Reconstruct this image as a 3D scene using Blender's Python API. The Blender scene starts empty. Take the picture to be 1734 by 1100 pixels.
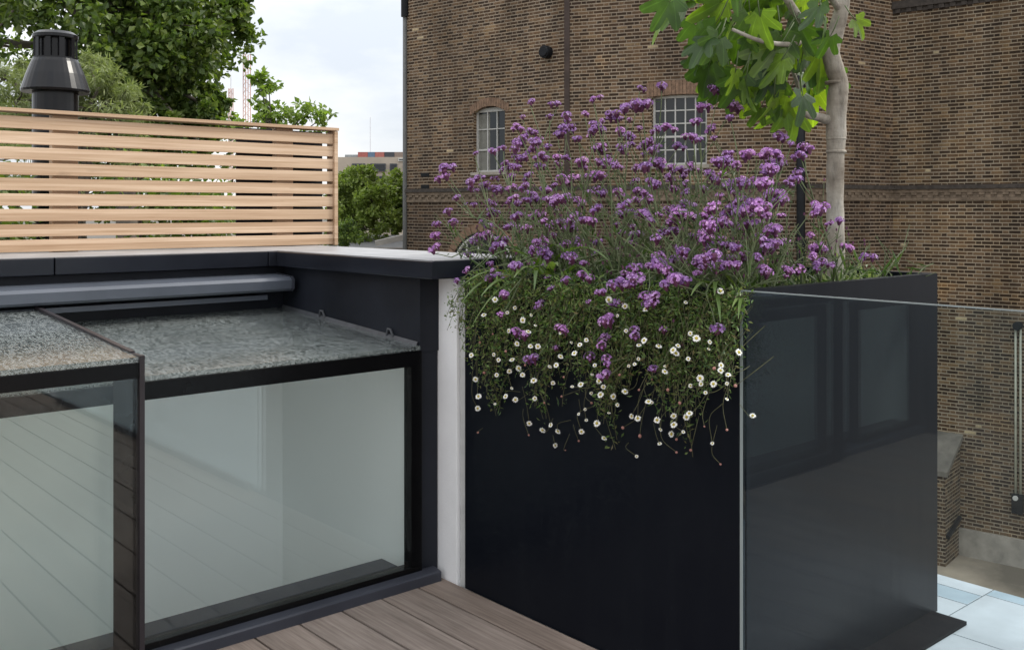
import bpy, bmesh, math, random
from math import sin, cos, pi, radians, sqrt, atan2
from mathutils import Vector, Matrix, Quaternion
R = random.Random(11)
SC = bpy.context.scene
COL = SC.collection

# ------------------------------------------------------------------ layout helpers
CAMZ = 1.30
SA, CA = 0.7537, 0.6572          # X axis runs along the rooflight, Y axis along the deck boards

def cam2w(r, d, z):
    return Vector((SA*r + CA*d, -CA*r + SA*d, z))

def at(px, py, d):
    t = (px-867)/1684.0
    return cam2w(t*d, d, CAMZ - d*(py-356)/1684.0)

def at_x(px, py, X):
    t = (px-867)/1684.0
    return at(px, py, X/(CA+SA*t))

# ------------------------------------------------------------------ mesh builder
class MB:
    def __init__(s):
        s.v, s.f, s.m, s.uv = [], [], [], {}
    def vert(s, *p):
        s.v.append(tuple(p[0]) if len(p) == 1 else p)
        return len(s.v)-1
    def face(s, idx, m=0, uv=None):
        s.f.append(tuple(idx)); s.m.append(m)
        if uv: s.uv[len(s.f)-1] = uv
    def poly(s, pts, m=0, uv=None):
        s.face([s.vert(p) for p in pts], m, uv)
    def box(s, x0, x1, y0, y1, z0, z1, m=0):
        b = len(s.v)
        s.v += [(x, y, z) for z in (z0, z1) for y in (y0, y1) for x in (x0, x1)]
        for q in ((0,2,3,1), (4,5,7,6), (0,1,5,4), (1,3,7,5), (3,2,6,7), (2,0,4,6)):
            s.face([b+i for i in q], m)
    def obox(s, o, ux, uy, uz, m=0):
        """box from a corner and three edge vectors"""
        b = len(s.v); o = Vector(o)
        for k in (0, 1):
            for j in (0, 1):
                for i in (0, 1):
                    s.v.append(tuple(o + ux*i + uy*j + uz*k))
        for q in ((0,2,3,1), (4,5,7,6), (0,1,5,4), (1,3,7,5), (3,2,6,7), (2,0,4,6)):
            s.face([b+i for i in q], m)
    def tube(s, pts, rad, n=6, m=0, cap=True):
        pts = [Vector(p) for p in pts]
        if not hasattr(rad, '__len__'): rad = [rad]*len(pts)
        rings = []
        up = Vector((0.31, 0.57, 0.76))
        for i, p in enumerate(pts):
            t = (pts[min(i+1, len(pts)-1)] - pts[max(i-1, 0)])
            if t.length < 1e-9: t = Vector((0,0,1))
            t.normalize()
            a = t.cross(up)
            if a.length < 1e-3: a = t.cross(Vector((1,0,0)))
            a.normalize(); c = t.cross(a)
            rings.append([s.vert(p + a*(rad[i]*cos(2*pi*k/n)) + c*(rad[i]*sin(2*pi*k/n))) for k in range(n)])
        for i in range(len(rings)-1):
            for k in range(n):
                s.face((rings[i][k], rings[i][(k+1) % n], rings[i+1][(k+1) % n], rings[i+1][k]), m)
        if cap:
            s.face(rings[0][::-1], m); s.face(rings[-1], m)
    def lathe(s, cx, cy, prof, n=28, m=0):
        rings = [[s.vert(cx+r*cos(2*pi*k/n), cy+r*sin(2*pi*k/n), z) for k in range(n)] for r, z in prof]
        for i in range(len(rings)-1):
            for k in range(n):
                s.face((rings[i][k], rings[i][(k+1) % n], rings[i+1][(k+1) % n], rings[i+1][k]), m)
        s.face(rings[0][::-1], m); s.face(rings[-1], m)
    def leaf(s, p, d, nrm, L, W, m=0, bend=0.15):
        """pointed leaf: two triangles pairs folded on the midrib"""
        d = d.normalized(); w = d.cross(nrm)
        if w.length < 1e-4: w = d.cross(Vector((0.3,0.7,0.2)))
        w.normalize(); nn = w.cross(d)
        b = len(s.v)
        s.v += [tuple(p), tuple(p + d*(L*.5) + w*(W*.5) + nn*(bend*W)), tuple(p + d*L - nn*(bend*L*.4)), tuple(p + d*(L*.5) - w*(W*.5) + nn*(bend*W))]
        s.face((b, b+1, b+2), m); s.face((b, b+2, b+3), m)
    def mesh(s, name, mats, smooth=False):
        me = bpy.data.meshes.new(name)
        me.from_pydata(s.v, [], s.f)
        for mt in (mats if isinstance(mats, (list, tuple)) else [mats]): me.materials.append(mt)
        me.polygons.foreach_set('material_index', s.m)
        if s.uv:
            ul = me.uv_layers.new(name='UVMap')
            for i, u in s.uv.items():
                p = me.polygons[i]
                for k, li in enumerate(p.loop_indices): ul.data[li].uv = u[k]
        if smooth: me.polygons.foreach_set('use_smooth', [True]*len(s.f))
        me.update()
        return me
    def build(s, name, mats, parent=None, smooth=False, bevel=0, fix=False):
        me = s.mesh(name, mats, smooth)
        if bevel or fix:
            bm = bmesh.new(); bm.from_mesh(me)
            if fix: bmesh.ops.recalc_face_normals(bm, faces=bm.faces)
            if bevel: bmesh.ops.bevel(bm, geom=list(bm.edges), offset=bevel, segments=2, affect='EDGES', profile=0.7)
            bm.to_mesh(me); bm.free()
        return link(name, me, parent)

def link(name, me, parent=None):
    o = bpy.data.objects.new(name, me); COL.objects.link(o)
    if parent: o.parent = parent
    return o
def tag(o, label, cat, group=None):
    o['label'] = label; o['category'] = cat
    if group: o['group'] = group
    return o
def thing(name, label, cat, group=None, loc=(0,0,0)):
    o = bpy.data.objects.new(name, None); COL.objects.link(o)
    o.empty_display_size = .1; o.location = loc
    return tag(o, label, cat, group)
def struct(o, kind='structure'):
    o['kind'] = kind; return o
def rel(o, root):
    """keep a part where it was modelled although its thing sits at its base"""
    o.parent = root
    o.location = -Vector(root.location)
    return o

# ------------------------------------------------------------------ materials
class NT:
    def __init__(s, name):
        s.mat = bpy.data.materials.new(name); s.mat.use_nodes = True
        s.t = s.mat.node_tree; s.t.nodes.clear()
        s.out = s.t.nodes.new('ShaderNodeOutputMaterial')
    def n(s, typ, ins=None, **kw):
        nd = s.t.nodes.new(typ)
        for k, v in kw.items(): setattr(nd, k, v)
        for k, v in (ins or {}).items(): s.set(nd.inputs[k], v)
        return nd
    def set(s, sock, v):
        if isinstance(v, bpy.types.NodeSocket): s.t.links.new(v, sock)
        else:
            if sock.type == 'RGBA' and len(v) == 3: v = (*v, 1)
            sock.default_value = v
    def math(s, op, a, b=0, c=0, clamp=False):
        nd = s.n('ShaderNodeMath', {0: a, 1: b, 2: c}, operation=op); nd.use_clamp = clamp
        return nd.outputs[0]
    def mix(s, f, a, b, blend='MIX'):
        nd = s.t.nodes.new('ShaderNodeMix'); nd.data_type = 'RGBA'; nd.blend_type = blend
        s.set(nd.inputs['Factor'], f); s.set(nd.inputs['A'], a); s.set(nd.inputs['B'], b)
        return nd.outputs['Result']
    def noise(s, vec, scale, detail=4, rough=.55):
        nd = s.n('ShaderNodeTexNoise', {'Scale': scale, 'Detail': detail, 'Roughness': rough})
        if vec is not None: s.set(nd.inputs['Vector'], vec)
        return nd.outputs['Fac']
    def ramp(s, f, stops):
        nd = s.n('ShaderNodeValToRGB', {'Fac': f}); cr = nd.color_ramp
        while len(cr.elements) < len(stops): cr.elements.new(.5)
        for e, (p, c) in zip(cr.elements, stops):
            e.position = p; e.color = (*c, 1) if hasattr(c, '__len__') else (c, c, c, 1)
        return nd.outputs['Color']
    def obj(s): return s.n('ShaderNodeTexCoord').outputs['Object']
    def pos(s): return s.n('ShaderNodeNewGeometry').outputs['Position']
    def mapped(s, vec, scale=(1,1,1)):
        return s.n('ShaderNodeMapping', {'Vector': vec, 'Scale': scale}).outputs['Vector']
    def bump(s, h, strength=.3, dist=.01):
        return s.n('ShaderNodeBump', {'Height': h, 'Strength': strength, 'Distance': dist}).outputs['Normal']
    def bsdf(s, col, rough=.6, metal=0, normal=None, spec=.5, **kw):
        nd = s.n('ShaderNodeBsdfPrincipled', {'Base Color': col, 'Roughness': rough, 'Metallic': metal, 'Specular IOR Level': spec})
        if normal is not None: s.set(nd.inputs['Normal'], normal)
        for k, v in kw.items(): s.set(nd.inputs[k.replace('_', ' ')], v)
        return nd.outputs[0]
    def done(s, sh):
        s.t.links.new(sh, s.out.inputs['Surface']); return s.mat

def m_plain(name, col, rough=.6, var=.15, scale=6, metal=0, bump=0, bscale=60, spec=.5):
    k = NT(name); p = k.pos()
    n = k.noise(p, scale, 5)
    f = k.ramp(n, [(.3, 1-var), (.7, 1+var)])
    c = k.mix(1, col, f, 'MULTIPLY')
    rr = k.math('ADD', rough-.08, k.math('MULTIPLY', k.noise(p, scale*2.3, 3), .16))
    nm = k.bump(k.noise(p, bscale, 4), bump, .004) if bump else None
    return k.done(k.bsdf(c, rr, metal, nm, spec))

def m_leaf(name, cols, trans=.35, rough=.45, tcol=None):
    """cols: colour ramp stops picked per leaf"""
    k = NT(name)
    g = k.n('ShaderNodeNewGeometry')
    c = k.ramp(g.outputs['Random Per Island'], [(i/(max(1, len(cols)-1)), x) for i, x in enumerate(cols)])
    n = k.noise(k.pos(), 1.1, 2)
    c = k.mix(1, c, k.ramp(n, [(.3, .72), (.7, 1.25)]), 'MULTIPLY')
    b = k.bsdf(c, rough)
    tr = k.n('ShaderNodeBsdfTranslucent', {'Color': k.mix(1, c, tcol or (1.7, 1.9, .7), 'MULTIPLY')})
    mx = k.n('ShaderNodeMixShader', {0: trans, 1: b, 2: tr.outputs[0]})
    return k.done(mx.outputs[0])

def m_glass(name, tint, f0=.08, rough=0.0, refl=(.95, .97, .97)):
    """thin architectural glass: clear tinted transmission under a Schlick reflection"""
    k = NT(name)
    lw = k.n('ShaderNodeLayerWeight', {'Blend': .5})
    f = k.math('POWER', lw.outputs['Facing'], 5)
    f = k.math('ADD', k.math('MULTIPLY', f, 1-f0), f0, clamp=True)
    tr = k.n('ShaderNodeBsdfTransparent', {'Color': tint})
    gl = k.n('ShaderNodeBsdfGlossy', {'Color': refl, 'Roughness': rough})
    return k.done(k.n('ShaderNodeMixShader', {0: f, 1: tr.outputs[0], 2: gl.outputs[0]}).outputs[0])

def m_roofglass(name):
    """rain-spotted, dusty overhead glass"""
    k = NT(name); p = k.pos()
    q = k.mapped(p, (1, .24, 1))
    n1 = k.noise(q, 98, 2, .5); n2 = k.noise(q, 155, 1, .5)
    w1 = k.ramp(k.math('ABSOLUTE', k.math('SUBTRACT', n1, .5)), [(.015, 1), (.065, 0)])
    w2 = k.ramp(n2, [(.52, 0), (.62, 1)])
    drop = k.math('MAXIMUM', w1, k.math('MULTIPLY', w2, .8))
    patch = k.ramp(k.noise(p, 2.6, 4), [(.3, .6), (.62, 1)])
    drop = k.math('MULTIPLY', drop, patch)
    dust = k.mix(drop, (.075, .088, .086), (.36, .39, .385))
    d = k.n('ShaderNodeBsdfDiffuse', {'Color': dust})
    lw = k.n('ShaderNodeLayerWeight', {'Blend': .5})
    f = k.math('POWER', lw.outputs['Facing'], 5)
    f = k.math('ADD', k.math('MULTIPLY', f, .9), .06, clamp=True)
    nb = k.bump(drop, .08, .002)
    gl = k.n('ShaderNodeBsdfGlossy', {'Color': (.9, .92, .92), 'Roughness': .09, 'Normal': nb})
    tr = k.n('ShaderNodeBsdfTransparent', {'Color': (.92, .95, .94)})
    a = k.n('ShaderNodeMixShader', {0: k.math('ADD', .32, k.math('MULTIPLY', drop, .34)), 1: tr.outputs[0], 2: d.outputs[0]})
    b = k.n('ShaderNodeMixShader', {0: f, 1: a.outputs[0], 2: gl.outputs[0]})
    return k.done(b.outputs[0])

def m_brick(name, tint=(1, 1, 1), dark=1.0, warm=.5):
    """Flemish bond stock brick, from wall coordinates in metres"""
    k = NT(name)
    uv = k.n('ShaderNodeTexCoord').outputs['UV']
    sp = k.n('ShaderNodeSeparateXYZ', {0: uv}); u, v = sp.outputs[0], sp.outputs[1]
    wob = k.math('MULTIPLY', k.math('SUBTRACT', k.noise(uv, 9, 3), .5), .012)
    v = k.math('ADD', v, wob)
    row = k.math('FLOOR', k.math('DIVIDE', v, .075))
    fv = k.math('FRACT', k.math('DIVIDE', v, .075))
    half = k.math('MULTIPLY', k.math('PINGPONG', row, 1), .5)
    jit = k.n('ShaderNodeTexWhiteNoise', {'W': row}, noise_dimensions='1D').outputs['Value']
    uu = k.math('ADD', k.math('ADD', k.math('DIVIDE', u, .337), half), k.math('MULTIPLY', jit, .06))
    cell = k.math('FLOOR', uu); fu = k.math('FRACT', uu)
    head = k.math('LESS_THAN', fu, .335)
    idx = k.math('ADD', k.math('MULTIPLY', cell, 2), head)
    cv = k.n('ShaderNodeCombineXYZ', {0: idx, 1: row})
    wn = k.n('ShaderNodeTexWhiteNoise', {'Vector': cv.outputs[0]}, noise_dimensions='2D')
    r1 = wn.outputs['Value']
    r2 = k.n('ShaderNodeSeparateColor', {0: wn.outputs['Color']}).outputs[1]
    # joints: distance to the vertical ones (header at 0..0.335 of the 337 mm period), then the bed joint
    ju = k.math('MINIMUM', k.math('MINIMUM', fu, k.math('SUBTRACT', 1, fu)), k.math('ABSOLUTE', k.math('SUBTRACT', fu, .335)))
    ju = k.math('MULTIPLY', ju, .337)
    jv = k.math('MULTIPLY', k.math('MINIMUM', fv, k.math('SUBTRACT', 1, fv)), .075)
    jd = k.math('MINIMUM', ju, k.math('MULTIPLY', jv, .62))
    mort = k.n('ShaderNodeMapRange', {'Value': jd, 'From Min': .0050, 'From Max': .0095, 'To Min': 1, 'To Max': 0}).outputs[0]
    big = k.noise(uv, .55, 5, .6); mid = k.noise(uv, 2.3, 4, .6)
    sel = k.math('ADD', k.math('MULTIPLY', r1, .75), k.math('MULTIPLY', k.math('SUBTRACT', big, .3), .6))
    d = dark
    bc = k.ramp(sel, [(.05, (.030*d, .021*d, .016*d)), (.35, (.052*d, .035*d, .025*d)), (.55, (.088*d, .058*d, .039*d)), (.78, (.145*d, .098*d, .064*d)), (.97, (.22*d, .16*d, .10*d))])
    fl = k.math('GREATER_THAN', r2, .9975)
    bc = k.mix(fl, bc, (.42, .36, .25))
    fine = k.noise(uv, 42, 3)
    bc = k.mix(1, bc, k.ramp(fine, [(.25, .7), (.75, 1.3)]), 'MULTIPLY')
    mc = k.mix(k.noise(uv, 1.4, 5), (.24, .205, .165), (.36, .315, .26))
    c = k.mix(mort, bc, mc)
    soot = k.ramp(k.noise(k.mapped(uv, (1.0, .28, 1)), .8, 6, .62), [(.30, .52), (.56, 1.05), (.75, 1.30)])
    c = k.mix(1, c, soot, 'MULTIPLY')
    ochre = k.ramp(mid, [(.45, (1, 1, 1)), (.75, (1.18, 1.02, .78))])
    c = k.mix(warm, c, k.mix(1, c, ochre, 'MULTIPLY'))
    rep = k.ramp(k.noise(k.mapped(uv, (1, 1.6, 1)), .9, 2, .4), [(.66, 0), (.70, .55)])      # repointed and rebuilt patches
    c = k.mix(rep, c, k.mix(1, c, (1.35, 1.22, 1.02), 'MULTIPLY'))
    c = k.mix(1, c, tint, 'MULTIPLY')
    nm = k.bump(k.math('SUBTRACT', k.math('MULTIPLY', fine, .3), mort), .7, .012)
    return k.done(k.bsdf(c, .93, 0, nm, .2))

def m_deck():
    k = NT('weathered deck boards'); p = k.pos()
    sp = k.n('ShaderNodeSeparateXYZ', {0: p})
    bi = k.math('FLOOR', k.math('DIVIDE', k.math('SUBTRACT', sp.outputs[0], 2.0115), .153))
    rnd = k.n('ShaderNodeTexWhiteNoise', {'W': bi}, noise_dimensions='1D').outputs['Value']
    off = k.n('ShaderNodeCombineXYZ', {1: k.math('MULTIPLY', rnd, 40)})
    q = k.n('ShaderNodeVectorMath', {0: p, 1: off.outputs[0]}, operation='ADD').outputs[0]
    grain = k.noise(k.mapped(q, (60, 2.2, 60)), 1.6, 6, .65)
    band = k.noise(k.mapped(q, (16, .9, 16)), 1.2, 4, .6)
    stain = k.noise(q, 3.1, 5, .6)
    c = k.ramp(grain, [(.25, (.155, .123, .105)), (.5, (.245, .203, .178)), (.78, (.345, .297, .265))])
    c = k.mix(1, c, k.ramp(band, [(.25, (.78, .76, .74)), (.75, (1.18, 1.16, 1.14))]), 'MULTIPLY')
    c = k.mix(1, c, k.ramp(stain, [(.3, .84), (.7, 1.1)]), 'MULTIPLY')
    c = k.mix(k.math('MULTIPLY', rnd, .45), c, k.mix(1, c, (1.16, 1.0, .86), 'MULTIPLY'))
    return k.done(k.bsdf(c, .68, 0, k.bump(grain, .35, .003), .35))

def m_cedar():
    k = NT('pale cedar'); p = k.pos()
    sp = k.n('ShaderNodeSeparateXYZ', {0: p})
    bi = k.math('FLOOR', k.math('DIVIDE', sp.outputs[2], .0612))
    rnd = k.n('ShaderNodeTexWhiteNoise', {'W': bi}, noise_dimensions='1D').outputs['Value']
    off = k.n('ShaderNodeCombineXYZ', {0: k.math('MULTIPLY', rnd, 30)})
    q = k.n('ShaderNodeVectorMath', {0: p, 1: off.outputs[0]}, operation='ADD').outputs[0]
    g = k.noise(k.mapped(q, (1.6, 30, 70)), 1.5, 5, .6)
    g2 = k.noise(k.mapped(q, (.7, 8, 8)), 1.3, 3)
    c = k.ramp(g, [(.25, (.45, .305, .195)), (.5, (.61, .455, .325)), (.8, (.72, .57, .43))])
    c = k.mix(1, c, k.ramp(g2, [(.3, (.80, .74, .68)), (.7, (1.12, 1.12, 1.12))]), 'MULTIPLY')
    c = k.mix(1, c, k.ramp(rnd, [(0, (.80, .74, .68)), (.5, (1, .98, .95)), (1, (1.06, 1.05, 1.05))]), 'MULTIPLY')
    kn = k.ramp(k.noise(k.mapped(q, (5, 12, 12)), 1.0, 1), [(.74, 1), (.80, .72)])
    c = k.mix(1, c, kn, 'MULTIPLY')
    return k.done(k.bsdf(c, .6, 0, k.bump(g, .2, .002), .3))

M = {}
M['brick'] = m_brick('stock brick', (1.06, .99, .90))
M['brick_low'] = m_brick('dark stock brick', (.86, .80, .74), .9, .5)
M['brick_yellow'] = m_brick('yellow stock brick', (1.0, .965, .86), .95, .6)
M['brick_dark'] = m_plain('stained and shaded brick', (.052, .043, .036), .9, .4, 12, 0, .4, 30)  # drip shade put into the string course colour; upper band dark stained
M['brick_band'] = m_plain('moulded brick', (.17, .128, .09), .9, .4, 9, 0, .4, 30)
M['brick_arch'] = m_plain('rubbed red brick', (.20, .125, .08), .9, .35, 14, 0, .4, 40)
M['clad'] = m_plain('charcoal cladding', (.0125, .0145, .0205), .5, .3, 4, 0, .15, 25, .22)
M['coping'] = m_plain('charcoal coping', (.013, .015, .021), .2, .25, 3, 0, 0, 60, .4)
M['alu'] = m_plain('grey powder coat', (.075, .085, .105), .35, .12, 5)
M['frame'] = m_plain('black frame', (.0045, .0045, .005), .2, .2, 5, 0, 0, 60, .18)
M['fin'] = m_plain('dark bronze trim', (.026, .022, .025), .35, .15, 5, 0, 0, 60, .3)
M['sill'] = m_plain('grey sill', (.042, .045, .058), .35, .2, 4, 0, 0, 60, .35)
M['white'] = m_plain('painted white render', (.83, .83, .835), .7, .04, 7, 0, .25, 90)
M['plaster'] = m_plain('white plaster', (.88, .89, .885), .8, .02, 2)
M['shade'] = m_plain('shade toned render', (.48, .48, .47), .75, .12, 14, 0, .3, 60)  # grey paints shade onto the set-back strip of the white pier
k = NT('black planter paint'); p_ = k.pos()
st_ = k.ramp(k.noise(k.mapped(p_, (9, 9, .7)), 2.2, 5, .6), [(.5, 0), (.78, 1)])
du_ = k.ramp(k.noise(p_, 1.7, 5, .6), [(.42, 0), (.75, 1)])
fa_ = k.math('ADD', k.math('MULTIPLY', st_, .35), k.math('MULTIPLY', du_, .4))
M['black'] = k.done(k.bsdf(k.mix(fa_, (.0045, .0058, .0095), (.0095, .0115, .015)), k.math('ADD', .30, k.math('MULTIPLY', fa_, .35)), 0, None, .11))
M['black_plate'] = m_plain('black base plate', (.004, .004, .006), .5, .25, 2.5, 0, .05, 30, .05)
M['soil'] = m_plain('dark compost', (.03, .022, .016), .95, .5, 20, 0, 1, 60)
M['deck'] = m_deck()
M['subdeck'] = m_plain('dark void', (.02, .018, .016), .9)
M['cedar'] = m_cedar()
M['slab'] = m_plain('pale porcelain slab', (.36, .395, .42), .42, .14, 5)
M['slab_shadow'] = m_plain('slab in painted shadow', (.26, .33, .375), .4, .15, 5)  # bluish tone paints a soft cast shadow into these slab pieces
M['gravel'] = m_plain('sandy ground', (.30, .25, .185), .95, .55, .55, 0, .6, 12)
M['tarmac'] = m_plain('road', (.10, .10, .10), .9, .2, 1.2)
M['glass'] = m_glass('rooflight glass', (.962, .985, .976), .042)
M['glass_bal'] = m_glass('balustrade glass', (.93, .972, .985), .024, 0, (.76, .92, 1))
M['edge'] = m_plain('polished glass edge', (.24, .275, .275), .2, .05, 5)
M['roofglass'] = m_roofglass('rain spotted glass')
M['flue'] = m_plain('black flue metal', (.006, .006, .0075), .22, .2, 8, 0, 0, 60, .3)
M['white_paint'] = m_plain('white window paint', (.50, .49, .46), .6, .1, 6)
M['pane'] = m_plain('dark window glass', (.016, .018, .020), .08, .3, 2)
M['iron'] = m_plain('black iron', (.008, .009, .011), .5, .2, 6, 0, 0, 60, .2)
M['lead'] = m_plain('lead flashing', (.055, .058, .065), .55, .3, 20, 0, .4, 60)
M['pipe_pale'] = m_plain('pale pipe', (.36, .36, .28), .6, .15, 6)
M['stone'] = m_plain('weathered stone', (.30, .27, .225), .9, .3, 3, 0, .4, 20)

# ------------------------------------------------------------------ ground and setting
g = MB()
S = 900
g.poly([(-S, -S, -5.8), (S, -S, -5.8), (S, S, -5.8), (-S, S, -5.8)])
struct(g.build('ground', m_plain('dull ground', (.11, .10, .085), .95, .12, .25)))
g = MB()
g.poly([cam2w(-2, 14, 0)+Vector((0,0,-5.796)), cam2w(24, 4, 0)+Vector((0,0,-5.796)), cam2w(26, 16, 0)+Vector((0,0,-5.796)), cam2w(4, 23, 0)+Vector((0,0,-5.796))])
struct(g.build('path', M['gravel']))

# roof deck
d = MB(); k = 0
x1 = 2.0115
edges = [(2.0155, 2.128)]
while x1 > -3.2:
    edges.append((x1-.153+.004, x1-.0035)); x1 -= .153
for a, b in edges:
    dz = R.uniform(-.0012, .0012)
    d.box(a, b, -4.2, 2.90 if False else 2.83, -.022+dz, dz)
dk = d.build('deck', M['deck'], bevel=.002); struct(dk)
s = MB(); s.box(-3.3, 2.128, -4.2, 2.83, -.16, -.03)
struct(s.build('deck_void', M['subdeck']))

# pale paving outside the balustrade
p = MB()
def slab(x0, x1, y0, y1, m=0): p.box(x0+.002, x1-.002, y0+.002, y1-.002, -.05, -.004, m)
for i in range(6):
    ya, yb = 1.49-.75*(i+1), 1.49-.75*i
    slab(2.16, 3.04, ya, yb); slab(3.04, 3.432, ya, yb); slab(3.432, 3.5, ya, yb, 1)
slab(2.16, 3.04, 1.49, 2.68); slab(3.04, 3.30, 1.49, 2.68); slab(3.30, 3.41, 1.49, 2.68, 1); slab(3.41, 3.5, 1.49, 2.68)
struct(p.build('paving', [M['slab'], M['slab_shadow']], bevel=.0015))

# the house that carries the terrace, and the white room under the rooflight
house = thing('terrace_house', 'white walled room and dark house walls carrying the roof terrace', 'house')
w = MB()
w.box(-3.4, 3.49, -4.3, 2.66, -.50, -.17)           # roof slab
w.box(3.38, 3.488, -4.3, 2.69, -5.8, -.50)
w.box(-3.4, 3.38, -4.32, -4.2, -5.8, -.5)
w.box(2.38, 3.38, 2.66, 2.69, -5.8, -.06)
w.box(2.20, 2.40, 2.70, 4.38, -5.8, .50)
w.box(-3.4, 2.20, 4.18, 4.38, -5.8, .50)
w.build('wall', M['clad'], house)
w = MB()
w.box(2.046, 2.19, 2.885, 3.992, -2.9, .798)            # right wall
w.box(-1.55, 2.049, 3.8335, 3.99, -2.9, .862)         # back wall
w.box(-1.55, -1.40, 2.86, 3.84, -2.9, .80)
w.box(-1.55, 2.052, 2.856, 2.88, -2.9, -.02)         # below the deck edge
w.build('interior_wall', M['plaster'], house)
w = MB(); w.box(-1.55, 2.19, 2.85, 3.99, -3.0, -2.9)
w.build('interior_floor', m_plain('pale oak floor', (.50, .42, .33), .5, .15, 3), house)
fr = MB(); fr.box(-4, 2.39, 4.40, 8.2, .55, .72)
struct(fr.build('flat_roof', m_plain('grey roof felt', (.12, .12, .125), .9, .25, 2)))

# ------------------------------------------------------------------ parapet, L-shaped, dark clad with coping and a white pier
par = thing('parapet_wall', 'low charcoal clad parapet wall with dark coping around the rooflight', 'wall')
c = MB()
c.box(-1.60, 2.40, 3.838, 4.36, .5, 1.062)            # back
c.box(2.05, 2.40, 2.842, 3.836, .802, 1.062)          # side
c.box(2.055, 2.128, 2.845, 2.90, -.02, .802)          # dark jamb beside the frame
c.box(-1.60, -1.42, 2.70, 3.836, -.02, 1.062)
c.build('cladding', M['clad'], par)
c = MB()
xs = [-1.64, -.35, 1.12, 1.965]
for a, b in zip(xs[:-1], xs[1:]): c.box(a, b-.004, 3.80, 4.39, 1.066, 1.1275)
c.box(1.965, 2.46, 3.80, 4.39, 1.066, 1.1275)
c.box(2.0, 2.46, 2.705, 3.798, 1.066, 1.1275)
c.build('coping', M['coping'], par, bevel=.004)
c = MB(); c.box(2.012, 2.455, 2.71, 4.385, 1.1278, 1.1305); c.box(-1.63, 2.008, 3.812, 4.385, 1.1278, 1.1300)
c.build('capping', m_plain('dull zinc capping', (.30, .30, .305), .42, .22, 6, 0, .1, 30), par)
c = MB(); c.box(2.132, 2.39, 2.738, 2.862, -.03, 1.060)
c.build('white_pier', M['white'], par, bevel=.003)
c = MB(); c.box(2.145, 2.39, 2.697, 2.735, -.03, 1.058)
c.build('pier_return', M['shade'], par)
c = MB(); c.box(2.136, 2.40, 2.870, 3.836, -.03, .80)
c.build('core', M['shade'], par)
# lead flashing where the glass meets the side wall, with two clips
c = MB()
zf = lambda y: .812 + (y-2.84)*.0625
for y0, y1 in ((2.85, 3.2), (3.2, 3.52), (3.52, 3.83)):
    b = len(c.v)
    c.v += [(2.046, y0, zf(y0)+.026), (2.046, y1, zf(y1)+.026), (2.038, y1, zf(y1)+.012), (2.038, y0, zf(y0)+.012), (2.015, y0, zf(y0)+.006), (2.015, y1, zf(y1)+.006)]
    c.face((b, b+1, b+2, b+3)); c.face((b+3, b+2, b+5, b+4))
for y in (3.02, 3.50):
    c.tube([(2.044, y-.02, zf(y)+.02), (2.040, y-.008, zf(y)+.045), (2.040, y+.008, zf(y)+.045), (2.044, y+.02, zf(y)+.02)], .005, 6)
c.build('flashing', M['lead'], par)

# slide rails on the back wall
cas = MB()
prof = [(3.838, .965), (3.70, .968), (3.688, .978), (3.686, 1.012), (3.696, 1.024), (3.838, 1.034)]
def extrude_x(mb, prof, x0, x1):
    a = [mb.vert(x0, y, z) for y, z in prof]; b = [mb.vert(x1, y, z) for y, z in prof]
    n = len(prof)
    for i in range(n): mb.face((a[i], a[(i+1) % n], b[(i+1) % n], b[i]))
    mb.face(a[::-1]); mb.face(b)
extrude_x(cas, prof, -1.36, 2.010)
cr = thing('blind_cassette', 'thick grey metal cassette running along the dark back wall', 'cassette')
cas.build('housing', M['alu'], cr, fix=True)
e = MB(); extrude_x(e, [(3.838, .962), (3.699, .965), (3.684, .977), (3.682, 1.013), (3.694, 1.027), (3.838, 1.037)], 2.011, 2.022)
e.build('end_cap', M['sill'], cr, fix=True)
rl = MB(); rl.box(-1.36, 1.93, 3.74, 3.80, .933, .953)
rail = rl.build('guide_rail', M['alu'], bevel=.004)
tag(rail, 'thin pale metal guide rail below the thick grey cassette', 'rail')

# ------------------------------------------------------------------ fixed box rooflight
rf = thing('box_rooflight', 'fixed glass box rooflight with black frame beside the white pier', 'rooflight')
FX0 = -.42
def front(px0, px1, parent, z0, z1, y, bw=.046, top=.052, bot=.024, mat='frame'):
    f = MB()
    f.box(px0, px1, y, y+.045, z1-top, z1)
    f.box(px0, px1, y, y+.045, z0, z0+bot)
    f.box(px0, px0+bw, y, y+.045, z0+bot, z1-top)
    f.box(px1-bw, px1, y, y+.045, z0+bot, z1-top)
    return f.build('frame', M[mat], parent, bevel=.002)
front(FX0, 2.052, rf, .036, .809, 2.832)
gp = MB(); gp.box(FX0+.04, 2.012, 2.842, 2.862, .054, .762)
gp.build('front_pane', M['glass'], rf)
def roof_pane(x0, x1, y0, y1, z0, z1, t=.014):
    m = MB(); b = len(m.v)
    for z in (-t, 0):
        m.v += [(x0, y0, z0+z), (x1, y0, z0+z), (x1, y1, z1+z), (x0, y1, z1+z)]
    for q in ((0,3,2,1), (4,5,6,7), (0,1,5,4), (1,2,6,5), (2,3,7,6), (3,0,4,7)): m.face([b+i for i in q])
    return m
roof_pane(FX0, 2.045, 2.834, 3.832, .8255, .888).build('roof_pane', M['roofglass'], rf)
rods = MB()
for y in (3.16, 3.44): rods.tube([(-.3, y, .79+(y-2.84)*.05), (1.86, y, .79+(y-2.84)*.05)], .007, 8)
rods.build('blind_rod', M['white_paint'], rf, smooth=True)
ld = MB(); ld.box(-1.36, 1.985, 2.885, 2.985, -.02, .058)
ld.build('inner_ledge', M['sill'], rf, bevel=.003)
sl = MB()
b = len(sl.v)
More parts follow.
